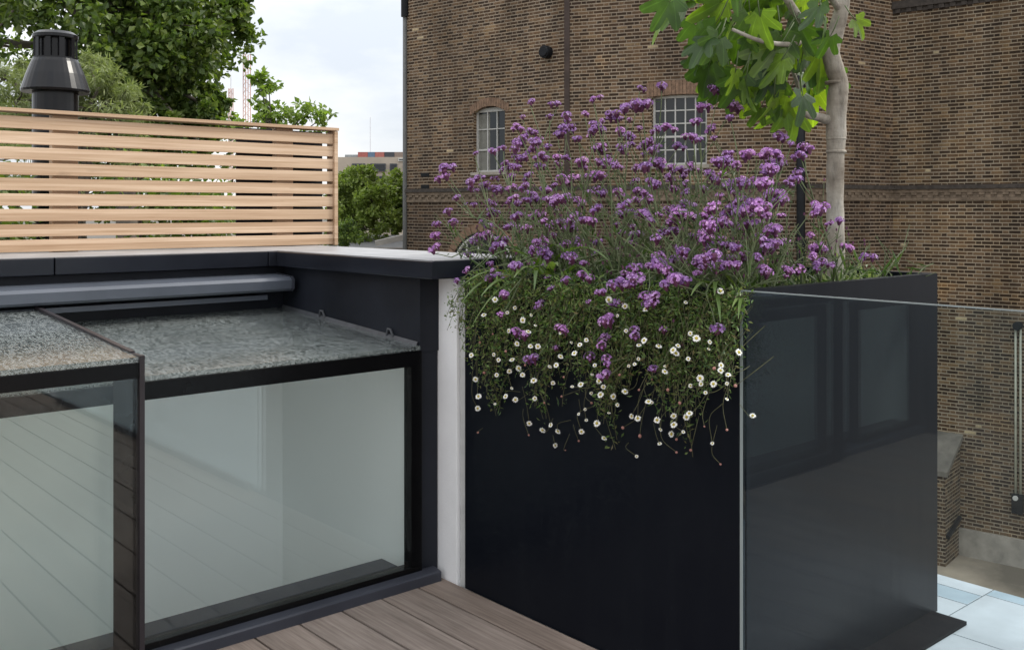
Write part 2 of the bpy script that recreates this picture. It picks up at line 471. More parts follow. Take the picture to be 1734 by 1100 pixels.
extrude_x(sl, [(2.795, .0), (2.795, .031), (2.80, .036), (2.835, .041), (2.88, .041), (2.88, 0)], -1.40, 2.108)
sl.build('sill', M['sill'], rf, fix=True)
# left-hand fixed bay, seen mirrored in the balustrade
front(-1.40, -.69, rf, .044, .809, 2.832).name = 'side_frame'
gp = MB(); gp.box(-1.36, -.73, 2.842, 2.862, .062, .762)
gp.build('side_pane', M['glass'], rf)
roof_pane(-1.40, -.44, 2.834, 3.832, .8255, .888).build('side_roof_pane', M['roofglass'], rf)

# ------------------------------------------------------------------ sliding box in front of it
sd = thing('sliding_rooflight', 'sliding glass box rooflight with bronze edge standing forward of the fixed one', 'rooflight')
SX0, SX1, SY = -.45, 1.047, 2.757
f = MB()
f.box(SX0, SX1-.014, SY, SY+.035, .835, .878)
f.box(SX0, SX0+.06, SY, SY+.035, .05, .835)
f.box(SX1-.075, SX1-.014, SY+.0225, SY+.03, .012, .835)
f.box(SX0, SX1-.014, SY, SY+.035, .012, .05)
f.build('frame', M['frame'], sd, bevel=.0015)
f = MB(); f.box(SX1-.014, SX1, SY-.004, SY+.075, .012, .897)
b = len(f.v)
f.v += [(SX1-.014, SY+.07, .878), (SX1, SY+.07, .878), (SX1, 3.75, .935), (SX1-.014, 3.75, .935), (SX1-.014, SY+.07, .902), (SX1, SY+.07, .902), (SX1, 3.75, .963), (SX1-.014, 3.75, .963)]
for q in ((0,3,2,1), (4,5,6,7), (0,1,5,4), (1,2,6,5), (2,3,7,6), (3,0,4,7)): f.face([b+i for i in q])
f.build('edge_trim', M['fin'], sd)
gp = MB(); gp.box(SX0+.05, SX1-.014, SY+.0045, SY+.022, .045, .838)
gp.build('front_pane', M['glass'], sd)
roof_pane(SX0, SX1-.012, SY+.002, 3.75, .893, .952).build('roof_pane', M['roofglass'], sd)

# ------------------------------------------------------------------ cedar slatted fence
fe = thing('slatted_fence', 'low fence of pale horizontal timber slats standing on the parapet', 'fence')
s = MB()
FZ, PITCH = 1.133, .0612
for i in range(9):
    z = FZ + i*PITCH
    s.box(-1.6, 2.535, 4.238, 4.258, z+.001, z+.0495)
s.build('slat', M['cedar'], fe, bevel=.002)
s = MB(); s.box(-1.6, 2.56, 4.222, 4.30, 1.688, 1.702); s.build('top_rail', M['cedar'], fe, bevel=.002)
s = MB(); s.box(2.537, 2.556, 4.226, 4.30, 1.130, 1.686); s.build('end_board', M['cedar'], fe, bevel=.002)
for xp, wd in ((1.245, .10), (2.245, .085)):
    s = MB(); s.box(xp, xp+wd, 4.262, 4.305, 1.129, 1.686); s.build('post', M['cedar'], fe)
s = MB(); s.box(2.08, 2.535, 4.34, 4.35, 1.129, 1.686); s.build('backing_panel', M['clad'], fe)

# ------------------------------------------------------------------ chimney flue
pc = at(94, 188, 4.93)
fl = thing('chimney_flue', 'black metal chimney flue with conical cowl behind the timber fence', 'chimney', loc=(pc.x, pc.y, .72))
a = MB(); a.lathe(pc.x, pc.y, [(.106, .70), (.106, 1.90)], 32); rel(a.build('pipe', M['flue'], None, smooth=False), fl)
a = MB(); a.lathe(pc.x, pc.y, [(.10, 1.885), (.158, 1.882), (.160, 1.893), (.135, 1.97), (.112, 2.03), (.104, 2.045), (.104, 2.052)], 36); rel(a.build('skirt', M['flue'], None, smooth=False), fl)
a = MB()
for i in range(10):
    an = i*2*pi/10
    a.box(-.012, .012, .09, .10, 2.045, 2.15)
    for j in range(8):
        x, y, z = a.v[-8+j]; a.v[-8+j] = (pc.x + x*cos(an)-y*sin(an), pc.y + x*sin(an)+y*cos(an), z)
a.lathe(pc.x, pc.y, [(.078, 2.04), (.078, 2.15)], 24)
rel(a.build('vent_collar', M['flue'], None), fl)
a = MB(); a.lathe(pc.x, pc.y, [(.100, 2.145), (.106, 2.15), (.106, 2.165), (.085, 2.18), (.02, 2.188)], 32); rel(a.build('cap', M['flue'], None), fl)

# ------------------------------------------------------------------ black planter
PX0, PX1, PY0, PY1, PZ = 2.134, 3.172, 1.53, 2.694, 1.095
pl = thing('planter', 'tall black rectangular planter box full of purple and white flowers', 'planter')
q = MB(); T = .03
q.box(PX0, PX0+T, PY0, PY1, -.002, PZ); q.box(PX1-T, PX1, PY0, PY1, -.002, PZ)
q.box(PX0+T, PX1-T, PY0, PY0+T, -.002, PZ); q.box(PX0+T, PX1-T, PY1-T, PY1, -.002, PZ)
q.build('box', M['black'], pl)
q = MB(); q.box(PX0+T, PX1-T, PY0+T, PY1-T, .9, 1.035); q.build('soil', M['soil'], pl)
q = MB(); q.box(2.16, 3.135, 1.418, 1.529, -.003, .008); q.build('base_plate', M['black_plate'], pl)
for z in (.62, .50):
    pass

# ------------------------------------------------------------------ glass balustrade
gb = thing('glass_balustrade', 'frameless clear glass balustrade panel meeting the black planter corner', 'balustrade')
q = MB(); q.box(2.1135, 2.1285, -1.6, 1.531, -.05, 1.093); q.build('glass_panel', M['glass_bal'], gb)
q = MB()
q.box(2.1130, 2.1180, 1.5312, 1.5352, -.05, 1.0955)
q.box(2.1125, 2.1133, 1.5265, 1.5352, -.05, 1.0955)
q.box(2.1130, 2.1190, -1.6, 1.5311, 1.0932, 1.0962)
q.build('polished_edge', M['edge'], gb)
q = MB(); q.box(2.108, 2.1335, -1.6, 1.41, -.05, .03); q.build('base_channel', M['alu'], gb)

# ------------------------------------------------------------------ brick building
bb = thing('brick_building', 'large many-sided brown stock brick building behind the terrace', 'building')
GZ, TZ = -5.8, 8.6
C = [cam2w(-2.70, 25.1, 0), cam2w(1.267, 21.775, 0), cam2w(5.855, 19.92, 0), cam2w(8.216, 21.45, 0), cam2w(14.3, 16.34, 0)]
back = [cam2w(14.3, 40, 0), cam2w(-1.6, 40, 0)]
def hit(i, px):
    """distance along facet i where pixel column px meets it"""
    t = (px-867)/1684.; rd = Vector((SA*t+CA, -CA*t+SA, 0))
    a, b = C[i], C[i+1]; e = (b-a).normalized()
    den = rd.x*(-e.y) + rd.y*e.x
    s_ = (a.x*(-e.y) + a.y*e.x)/den
    p_ = rd*s_
    return (p_-a).dot(e), s_
def zat(py, d): return CAMZ - d*(py-356)/1684.
def frame_of(i):
    a, b = C[i], C[i+1]; e = (b-a).normalized(); n = Vector((e.y, -e.x, 0))
    if n.dot(-a) < 0: n = -n
    return a, e, n, (b-a).length

def facet(i, ops, mb, u_off=0, zsplit=1.53, mt=(0, 1)):
    """wall face with recessed openings; ops: (u0,u1,z0,ztop,rise)"""
    a, e, n, L = frame_of(i)
    P = lambda u, z, o=0: a + e*u + n*o + Vector((0, 0, z))
    def quad(u0, u1, za0, za1, zb0, zb1, m):
        if max(zb0-za0, zb1-za1) < 1e-4: return
        mb.poly([P(u0, za0), P(u1, za1), P(u1, zb1), P(u0, zb0)], m, [(u0+u_off, za0), (u1+u_off, za1), (u1+u_off, zb1), (u0+u_off, zb0)])
    def col(u0, u1, za0, za1, zb0, zb1):
        # split at the string course so that the lower wall takes its own brick
        for (lo, hi, m) in ((GZ, zsplit, mt[1]), (zsplit, TZ, mt[0])):
            q0, q1, r0, r1 = max(za0, lo), max(za1, lo), min(zb0, hi), min(zb1, hi)
            if r0 > q0+1e-5 or r1 > q1+1e-5: quad(u0, u1, min(q0, r0), min(q1, r1), max(r0, q0), max(r1, q1), m)
    cur = 0
    for (u0, u1, z0, zt, rise) in sorted(ops):
        col(cur, u0, GZ, GZ, TZ, TZ)
        N = 12 if rise else 1
        w = u1-u0
        rad = (rise*rise + w*w/4)/(2*rise) if rise else 0
        top = lambda u: zt - (0 if not rise else rise - (sqrt(max(0, rad*rad-(u-u0-w/2)**2)) - (rad-rise)))
        dep = -.16
        for j in range(N):
            ua, ub = u0+w*j/N, u0+w*(j+1)/N
            col(ua, ub, GZ, GZ, z0, z0); col(ua, ub, top(ua), top(ub), TZ, TZ)
            mb.poly([P(ua, top(ua)), P(ub, top(ub)), P(ub, top(ub), dep), P(ua, top(ua), dep)], 0, [(ua, 0), (ub, 0), (ub, .16), (ua, .16)])
        mb.poly([P(u0, z0), P(u0, top(u0)), P(u0, top(u0), dep), P(u0, z0, dep)], 0, [(0, z0), (0, zt), (.16, zt), (.16, z0)])
        mb.poly([P(u1, z0), P(u1, top(u1)), P(u1, top(u1), dep), P(u1, z0, dep)], 0, [(0, z0), (0, zt), (.16, zt), (.16, z0)])
        mb.poly([P(u0, z0), P(u1, z0), P(u1, z0, dep), P(u0, z0, dep)], 0, [(0, 0), (w, 0), (w, .16), (0, .16)])
        cur = u1
    col(cur, L, GZ, GZ, TZ, TZ)
    return P, e, n

def opening(i, x0, x1, ytop, ybot, rise=0):
    u0, d0 = hit(i, x0); u1, d1 = hit(i, x1); dm = (d0+d1)/2
    return (u0, u1, zat(ybot, dm), zat(ytop, dm), rise)
W1 = opening(0, 802, 855, 180, 291, .13)
W3 = opening(0, 764, 880, 392, 560, 0)
w3w = W3[1]-W3[0]
W3 = (W3[0], W3[1], W3[2], W3[3], w3w*.46)
W2 = opening(1, 1104, 1197, 160, 279, .05)
wall = MB()
ops = {0: [W1], 1: [W2], 2: [], 3: []}
PF = {}
for i in range(4):
    ol = ops[i]
    if i == 0:
        # arched window lies below the upper one and overlaps it in u: cut the lower part by splitting the facet there
        ol = [W1]
    PF[i] = facet(i, ol, wall, i*7.3, 1.53, (2, 2) if i == 3 else (0, 1))
# sides and back so that it stays a solid
for a, b in ((back[1], C[0]), (C[4], back[0]), (back[0], back[1])):
    L = (b-a).length
    wall.poly([a+Vector((0,0,GZ)), b+Vector((0,0,GZ)), b+Vector((0,0,TZ)), a+Vector((0,0,TZ))], 0, [(0, GZ), (L, GZ), (L, TZ), (0, TZ)])
wall.poly([q_+Vector((0,0,TZ)) for q_ in C + back], 0, [(0,0)]*7)
wl = wall.build('wall', [M['brick'], M['brick_low'], M['brick_yellow']], bb)
nsm = wl.data

def strip(i, u0, u1, z0, z1, out, mb, m=0):
    a, e, n, L = frame_of(i)
    mb.obox(a + e*u0 + Vector((0,0,z0)) - n*.02, e*(u1-u0), n*(out+.02), Vector((0,0,z1-z0)), m)

# string course at the first floor, with two rows of dentils
def crenel(i, z0, z1, lo, hi, shift, mat, name):
    """one continuous toothed brick course along wall face i"""
    a, e, n, L = frame_of(i); mb = MB(); pts = [(0, lo)]; u = .06+shift
    while u < L-.2:
        pts += [(u, lo), (u, hi), (u+.108, hi), (u+.108, lo)]; u += .225
    pts.append((L, lo))
    W = lambda p_, z: a + e*p_[0] + n*p_[1] + Vector((0, 0, z))
    bot = [mb.vert(W(q_, z0)) for q_ in pts]; top = [mb.vert(W(q_, z1)) for q_ in pts]
    bb0 = [mb.vert(W((q_[0], -.03), z0)) for q_ in pts]; tt0 = [mb.vert(W((q_[0], -.03), z1)) for q_ in pts]
    for j in range(len(pts)-1):
        mb.face((bot[j], bot[j+1], top[j+1], top[j]))
        if pts[j+1][0] > pts[j][0]:
            mb.face((top[j], top[j+1], tt0[j+1], tt0[j])); mb.face((bb0[j], bb0[j+1], bot[j+1], bot[j]))
    return mb.build(name, mat, bb)
for i in range(4):
    L = frame_of(i)[3]
    for z0, z1, o_, mt in ((1.745, 1.83, .07, 'brick_dark'), (1.672, 1.742, .035, 'brick_band'), (1.505, 1.560, .03, 'brick_band')):
        mb = MB(); strip(i, 0, L, z0, z1, o_, mb); mb.build('string_course', M[mt], bb)
    crenel(i, 1.563, 1.615, .004, .028, 0, M['brick_band'], 'dentil_course')
    crenel(i, 1.618, 1.669, .006, .033, .11, M['brick_band'], 'dentil_course')
L4 = frame_of(3)[3]
mb = MB(); strip(3, 0, L4, 5.62, 5.78, .06, mb); mb.build('string_course', M['brick_dark'], bb)
crenel(3, 5.53, 5.617, .004, .04, 0, M['brick_dark'], 'dentil_course')

def win(i, op, nx, ny, rise=0, arch_h=.19, name='window', curtain=False):
    a, e, n, L = frame_of(i); u0, u1, z0, zt, _ = op
    P = lambda u, z, o=0: a + e*u + n*o + Vector((0, 0, z))
    rt = bpy.data.objects.new(name, None)
    fr_ = MB()
    fw = .045; D = -.15
    def bar(ua, ub, za, zb, o0=D, th=.045):
        fr_.obox(P(ua, za, o0), e*(ub-ua), n*th, Vector((0, 0, zb-za)))
    bar(u0, u0+fw, z0, zt); bar(u1-fw, u1, z0, zt); bar(u0+fw, u1-fw, z0, z0+fw); bar(u0+fw, u1-fw, zt-fw-rise*.6, zt-rise*.2)
    pw = (u1-u0-2*fw)/nx; ph = (zt-z0-2*fw)/ny
    for j in range(1, nx): bar(u0+fw+pw*j-.013, u0+fw+pw*j+.013, z0+fw, zt-fw-rise*.6, D+.004, .034)
    for j in range(1, ny):
        t_ = .02 if j == ny//2 else .012
        bar(u0+fw, u1-fw, z0+fw+ph*j-t_, z0+fw+ph*j+t_, D+.007, .026)
    f = fr_.build(name, M['white_paint'], bb)
    pn = MB(); pn.obox(P(u0, z0, D-.03), e*(u1-u0), n*.034, Vector((0, 0, zt-z0)))
    pn.build('pane', M['pane'], f)
    if curtain:
        cu = MB(); N = 9
        for j in range(N):
            ua = u0+.05+(u1-u0)*.36*j/N
            cu.obox(P(ua, z0+.04, D+.0045), e*((u1-u0)*.36/N*.8), n*(.002 + .0015*(j % 2)), Vector((0, 0, zt-z0-.2)))
        cu.build('curtain', m_plain('pale blind', (.22, .215, .185), .8), f)
    si = MB(); si.obox(P(u0-.06, z0-.075, -.14), e*(u1-u0+.12), n*.19, Vector((0, 0, .073)))
    si.build('sill', M['stone'], f)
    ar = MB(); w = u1-u0; N = max(8, int((w+.24)/.075))
    for j in range(N):
        ua = u0-.12+(w+.24)*j/N
        um = (ua+(w+.24)/N/2-u0-w/2)/(w/2)
        lift = -rise*min(1.25, um*um)
        ar.obox(P(ua+.004, zt+lift+.004, -.01), e*((w+.24)/N-.009), n*.022, Vector((0, 0, arch_h)))
    ar.build('arch', M['brick_arch'], f)
    return f
win(0, W1, 3, 3, .13, .20, 'window', True)
win(1, W2, 5, 5, .03, .30)
# arched ground window: built as a recessed dark arch with white bars, in a shallow projecting brick surround
a, e, n, L = frame_of(0); u0, u1, z0, zt, _ = W3
P0 = lambda u, z, o=0: a + e*u + n*o + Vector((0, 0, z))
ar = MB(); um, hw = (u0+u1)/2, (u1-u0)/2; zs = zt - hw*.9
NS = 18
for j in range(NS):
    t0, t1 = pi*j/NS+.012, pi*(j+1)/NS-.012
    pts = [(um-cos(t)*r_, zs+sin(t)*r_*.9) for t, r_ in ((t0, hw), (t1, hw), (t1, hw+.2), (t0, hw+.2))]
    b = len(ar.v)
    ar.v += [tuple(P0(u, z, -.02)) for u, z in pts] + [tuple(P0(u, z, .035)) for u, z in pts]
    for q4 in ((0,3,2,1), (4,5,6,7), (0,1,5,4), (1,2,6,5), (2,3,7,6), (3,0,4,7)): ar.face([b+z for z in q4])
awin = ar.build('arched_window', M['brick_arch'], bb, fix=True)
pn = MB()
pts = [(um-cos(pi*j/24)*hw, zs+sin(pi*j/24)*hw*.9) for j in range(25)]
pn.poly([P0(um+hw, z0, .004), P0(um-hw, z0, .004)] + [P0(u, z, .004) for u, z in pts])
pn.build('pane', M['pane'], awin)
fr2 = MB()
fr2.tube([P0(um-cos(pi*j/24)*(hw-.1), zs+sin(pi*j/24)*(hw-.1)*.9, .012) for j in range(25)], .035, 6)
for q in (-.5, -.17, .17, .5): fr2.obox(P0(um+q*hw-.02, z0, .006), e*.04, n*.03, Vector((0, 0, zs-z0+hw*.62)))
fr2.obox(P0(um-hw+.1, zs-.03, .0065), e*(2*hw-.2), n*.034, Vector((0, 0, .06)))
fr2.build('frame', M['white_paint'], awin)

# raised brick corner strips where the walls turn
pil = MB()
strip(0, frame_of(0)[3]-.14, frame_of(0)[3], 1.84, TZ, .02, pil)
pil.build('pilaster', m_plain('red brown brick', (.062, .042, .034), .9, .3, 3, 0, .5, 25), bb)
# buttress with sloping cap at the foot of the right-hand wall
u0, d0 = hit(3, 1552); u1, d1 = hit(3, 1626)
a, e, n, L = frame_of(3)
bt = MB()
def butt(u, w_, out, z0, z1, z2):
    P = lambda uu, z, o=0: a + e*uu + n*o + Vector((0, 0, z))
    c8 = [P(u, z0), P(u+w_, z0), P(u+w_, z0, out), P(u, z0, out), P(u, z2), P(u+w_, z2), P(u+w_, z1, out), P(u, z1, out)]
    H, W_ = z1-z0, w_
    bt.poly([c8[3], c8[2], c8[6], c8[7]], 0, [(0, 0), (W_, 0), (W_, H), (0, H)])
    bt.poly([c8[2], c8[1], c8[5], c8[6]], 0, [(0, 0), (out, 0), (out, z2-z0), (0, H)])
    bt.poly([c8[0], c8[3], c8[7], c8[4]], 0, [(0, 0), (out, 0), (out, H), (0, z2-z0)])
    bt.obox(P(u-.06, z2+.005, -.02), e*(w_+.12), n*(out+.08)+Vector((0, 0, z1-z2)), Vector((0, 0, .10)), 1)
butt(u0, u1-u0, 1.0, GZ, zat(790, d1), zat(742, d1))
bt.build('buttress', [M['brick_yellow'], m_plain('sooty stone', (.15, .135, .11), .9, .35, 3, 0, .4, 20)], bb)
# iron tie bar on the buttress
tb = MB(); P = lambda uu, z, o=0: a + e*uu + n*o + Vector((0, 0, z))
tb.tube([P(u1+.03, zat(872, d1), .15), P(u1+.03, zat(889, d1)+.0, .95)], .05, 6)
tb.build('tie_bar', M['iron'], bb)
# plinth
pt = MB(); strip(3, 0, L4, GZ, GZ+.55, .10, pt); pt.build('plinth', M['stone'], bb)

# separate fittings on the brick walls
u, dd_ = hit(0, 928); a, e, n, L = frame_of(0)
lm = MB(); pz = zat(89, dd_); cpos = a + e*u + Vector((0, 0, pz))
lm.tube([cpos - n*.02, cpos + n*.16], [.14, .14], 18); lm.tube([cpos + n*.16, cpos + n*.19], [.12, .10], 18)
o = lm.build('wall_vent', M['iron']); tag(o, 'round black vent fixed high on the brick wall', 'vent')
for py in (296, 316):
    ub, db = hit(0, 720); zc = zat(py, db)
    v = MB(); v.obox(a+e*(ub-.14)+n*.001+Vector((0,0,zc-.05)), e*.28, n*.012, Vector((0,0,.10)))
    for j in range(4): v.obox(a+e*(ub-.12)+n*.013+Vector((0,0,zc-.04+.022*j)), e*.24, n*.006, Vector((0,0,.008)))
    o = v.build('air_brick', M['iron']); tag(o, 'small black air brick near the left edge of the brick building, %s of the pair' % ('upper' if py == 296 else 'lower'), 'air brick', 'air bricks in the wall')
# black drainpipe
u, dd_ = hit(1, 1357); a, e, n, L = frame_of(1)
dp = thing('drainpipe', 'black cast iron drainpipe on the brick wall beside the tree trunk', 'drainpipe')
c0 = a + e*u + n*.09
m_ = MB(); m_.tube([c0+Vector((0,0,GZ)), c0+Vector((0,0,TZ-.3))], .085, 14); m_.build('pipe', M['iron'], dp, smooth=True)
for z in (4.2, 2.4, .6, -1.2, -3):
    m_ = MB(); m_.tube([c0+Vector((0,0,z)), c0+Vector((0,0,z+.12))], .105, 14); m_.obox(c0+e*-.13-n*.085+Vector((0,0,z+.03)), e*.26, n*.03, Vector((0,0,.05))); m_.build('collar', M['iron'], dp)
# slim grey pipe at the left corner
c0 = C[0] + Vector((0,0,0)) + (C[0]-C[1]).normalized()*.03 + Vector((-.02, -.06, 0))
dp = thing('corner_pipe', 'slim grey pipe running up the left corner of the brick building', 'pipe')
m_ = MB(); m_.tube([c0+Vector((0,0,GZ)), c0+Vector((0,0,TZ-.3))], .055, 12); m_.build('pipe', m_plain('grey pipe', (.11, .11, .105), .6), dp, smooth=True)
m_ = MB(); m_.tube([c0+Vector((0,0,6.17)), c0+Vector((0,0,6.8))], .10, 12); m_.build('collar', M['iron'], dp)
# twin pale conduit with black lamp low on the right-hand wall
u, dd_ = hit(3, 1725); a, e, n, L = frame_of(3)
cd = thing('wall_lamp', 'small black lamp hanging from pale twin conduit on the right brick wall', 'lamp')
m_ = MB()
for q in (-.045, .045): m_.tube([a+e*(u+q)+n*.05+Vector((0,0,zat(556, dd_))), a+e*(u+q)+n*.05+Vector((0,0,zat(838, dd_)))], .022, 8)
m_.build('conduit', M['pipe_pale'], cd, smooth=True)
m_ = MB(); z = zat(551, dd_); m_.tube([a+e*u+n*-.01+Vector((0,0,z)), a+e*u+n*.14+Vector((0,0,z))], .085, 14); m_.build('bracket', M['iron'], cd)
m_ = MB(); z = zat(851, dd_); m_.obox(a+e*(u-.10)+n*.002+Vector((0,0,z-.19)), e*.2, n*.16, Vector((0,0,.38))); m_.build('lamp_body', M['iron'], cd, bevel=.02)
m_ = MB(); m_.tube([a+e*(u-.02)+n*.16+Vector((0,0,z+.13)), a+e*(u-.02)+n*.19+Vector((0,0,z+.13))], .05, 12); m_.build('lens', M['white_paint'], cd)

# ------------------------------------------------------------------ distant buildings and masts
fb = thing('apartment_block', 'distant beige block with red and blue rooftop cladding above the trees', 'building')
D = 110
def cbox(mb, x0, x1, y0, y1, d0, d1, m=0):
    """upright box whose near face spans a picture-sized width at distance d0"""
    r0, r1 = (x0-867)/1684*d0, (x1-867)/1684*d0
    z1, z0 = CAMZ-d0*(y0-356)/1684, CAMZ-d0*(y1-356)/1684
    o = cam2w(r0, d0, z0)
    mb.obox(o, cam2w(r1-r0, 0, 0), cam2w(0, d1-d0, 0), Vector((0, 0, z1-z0)), m)
m_ = MB(); cbox(m_, 560, 720, 266, 448, D, D+14); m_.build('wall', m_plain('beige brick', (.42, .36, .29), .9, .1, .5), fb)
for xa, xb, cc, nm in ((606, 623, (.34, .10, .085), 'red_cladding'), (623, 635, (.10, .16, .24), 'blue_cladding'), (635, 651, (.36, .12, .10), 'red_cladding'), (651, 668, (.045, .05, .06), 'dark_cladding'), (668, 692, (.22, .17, .14), 'brown_cladding')):
    m_ = MB(); cbox(m_, xa, xb-.4, 257.5, 266, D+.6, D+8); m_.build(nm, m_plain(nm.replace('_', ' '), cc, .6), fb)
m_ = MB(); cbox(m_, 584, 606, 262, 266, D+.8, D+8); m_.build('roof_plant', m_plain('grey plant', (.25, .27, .28), .7), fb)
for xa, xb, ya, yb in ((627, 653, 277, 290), (596, 618, 277, 290), (660, 672, 277, 290), (627, 653, 298, 310), (596, 618, 298, 310), (674, 690, 267.5, 273), (682, 692, 279, 292)):
    m_ = MB(); cbox(m_, xa, xb, ya, yb, D-.25, D-.02)
    f_ = m_.build('window', m_plain('window surround', (.05, .055, .065), .5) if ya != 267.5 else M['white_paint'], fb)
    m_ = MB(); cbox(m_, xa+2, xb-2, ya+2, yb-2, D-.30, D-.26); m_.build('pane', M['pane'] if ya != 279 else m_plain('sky glass', (.30, .38, .46), .3), f_)
an = MB(); p0 = at(627, 258, D+4); an.tube([p0-Vector((0,0,.6)), p0+Vector((0,0,4.0))], .03, 6)
o = an.build('roof_antenna', m_plain('faint grey metal', (.55, .56, .58), .6)); tag(o, 'thin faint antenna pole on the distant block roof', 'antenna')
def mast(px, ytop, ybot, d_, w_, label, name):
    t_ = thing(name, label, 'mast', 'far masts above the trees')
    p0, p1 = at(px, ybot+120, d_), at(px, ytop, d_)
    m_ = MB(); H = p1.z-p0.z; n_ = 34
    for sx, sy in ((-1,-1), (1,-1), (1,1), (-1,1)): m_.tube([p0+Vector((sx*w_, sy*w_, 0)), p0+Vector((sx*w_, sy*w_, H))], .07, 4)
    for j in range(n_):
        za, zb = H*j/n_, H*(j+1)/n_; sg = 1 if j % 2 else -1
        m_.tube([p0+Vector((-w_*sg, -w_, za)), p0+Vector((w_*sg, -w_, zb))], .04, 4)
        m_.tube([p0+Vector((-w_, -w_*sg, za)), p0+Vector((-w_, w_*sg, zb))], .04, 4)
    m_.build('lattice', m_plain('haze paled red mast', (.55, .36, .31), .7, .25, .3), t_)  # red paled with distance haze mixed into the colour
    m_ = MB(); m_.tube([p1, p1+Vector((0, 0, 2.2))], .05, 5); m_.build('spike', M['white_paint'], t_)
mast(418, 92, 200, 150, .40, 'taller of two thin pale red lattice masts beyond the big tree', 'lattice_mast')
mast(391, 150, 200, 160, .26, 'shorter of two thin pale red lattice masts beyond the big tree', 'lattice_mast')
lb = thing('low_building', 'low grey roofed outbuilding below the round trees beside the brick building', 'building')
m_ = MB(); cbox(m_, 560, 700, 420, 700, 27, 34); m_.build('wall', M['brick_low'], lb) if False else m_.build('wall', m_plain('dull render', (.2, .18, .16), .9), lb)
m_ = MB()
a0, a1 = at(545, 424, 26.8), at(690, 424, 26.8); b0, b1 = at(560, 398, 31), at(700, 398, 31)
m_.poly([a0, a1, b1, b0]); m_.poly([a0-Vector((0,0,.12)), a1-Vector((0,0,.12)), a1, a0])
m_.build('roof', m_plain('grey slate', (.17, .17, .17), .8, .2, 3), lb)
m_ = MB(); e0, e1 = at(636, 412, 26.6), at(690, 400, 26.6)
m_.tube([e0, e1], .10, 4); m_.build('verge', m_plain('pale verge', (.36, .34, .31), .8), lb)

# ------------------------------------------------------------------ trees
M['leaf_plane'] = m_leaf('plane leaf', [(.045, .078, .018), (.075, .12, .026), (.12, .175, .038), (.19, .24, .06)], .35)
M['leaf_soft'] = m_leaf('feathery leaf', [(.15, .18, .075), (.20, .235, .10), (.26, .29, .135)], .3)
M['leaf_round'] = m_leaf('round tree leaf', [(.13, .185, .040), (.19, .25, .06), (.26, .32, .09)], .3)
M['leaf_light'] = m_leaf('light sprig leaf', [(.13, .19, .035), (.18, .26, .055), (.25, .33, .08)], .4)
M['bark'] = m_plain('bark', (.10, .085, .068), .9, .35, 4, 0, .8, 14)
k = NT('pale fig bark'); p_ = k.pos()
a_ = k.noise(k.mapped(p_, (1, 1, .35)), 34, 5, .65); b_ = k.noise(p_, 9, 4, .6); c_ = k.noise(k.mapped(p_, (.5, .5, 3)), 40, 3)
col_ = k.ramp(b_, [(.3, (.18, .15, .118)), (.5, (.31, .275, .228)), (.7, (.43, .40, .35))])
col_ = k.mix(1, col_, k.ramp(a_, [(.3, .62), (.5, 1), (.7, 1.15)]), 'MULTIPLY')
col_ = k.mix(1, col_, k.ramp(c_, [(.22, .82), (.36, 1)]), 'MULTIPLY')
M['bark_pale'] = k.done(k.bsdf(col_, .8, 0, k.bump(k.math('ADD', a_, k.math('MULTIPLY', c_, .2)), .8, .008), .25))

def rdir(r=R):
    z = r.uniform(-1, 1); t = r.uniform(0, 2*pi); q = sqrt(1-z*z)
    return Vector((q*cos(t), q*sin(t), z))

def clump_leaves(mb, c, rad, n, size, flat=.7, droop=.25, asp=.75, r=R):
    for _ in range(n):
        o_ = rdir(r)*(rad*r.random()**.45); o_.z *= flat
        p_ = c+o_
        d_ = (o_.normalized()*.6 + rdir(r)*.9 + Vector((0, 0, -droop)))
        nr = (Vector((0, 0, 1))*.7 + rdir(r)*.8)
        L_ = size*r.uniform(.65, 1.3)
        mb.leaf(p_, d_, nr, L_, L_*asp, 0)

def tree(name, label, base, top, crowns, leaf, size, trunk_r, per=60, asp=.75, flat=.75, droop=.25, seed=1, bark='bark', gap=1.0):
    """crowns: list of (centre, radius vector, number of clumps)"""
    r = random.Random(seed)
    t_ = thing(name, label, 'tree', None, tuple(base))
    tk = MB(); lv = MB()
    mid = (base+top)/2 + Vector((r.uniform(-.15, .15), r.uniform(-.15, .15), 0))
    tk.tube([base, mid, top], [trunk_r, trunk_r*.8, trunk_r*.45], 10)
    for c, rv, n in crowns:
        tk.tube([mid.lerp(top, r.uniform(.2, .9)), (top+c)/2 + Vector((0,0,-.2)), c], [trunk_r*.45, trunk_r*.28, trunk_r*.08], 7)
        for _ in range(n):
            q_ = rdir(r); s_ = r.random()**.38
            p_ = c + Vector((q_.x*rv[0]*s_, q_.y*rv[1]*s_, q_.z*rv[2]*s_))
            cr_ = min(rv)*r.uniform(.16, .34)*gap
            clump_leaves(lv, p_, cr_, int(per*r.uniform(.6, 1.4)), size, flat, droop, asp, r)
            if r.random() < .35: tk.tube([c, c.lerp(p_, .55)+Vector((0,0,-.08)), p_], [trunk_r*.12, trunk_r*.07, .008], 5)
    rel(tk.build('trunk', M[bark], None, smooth=True), t_); rel(lv.build('crown', M[leaf], None), t_)
    return t_

def V(px, py, d): return at(px, py, d)
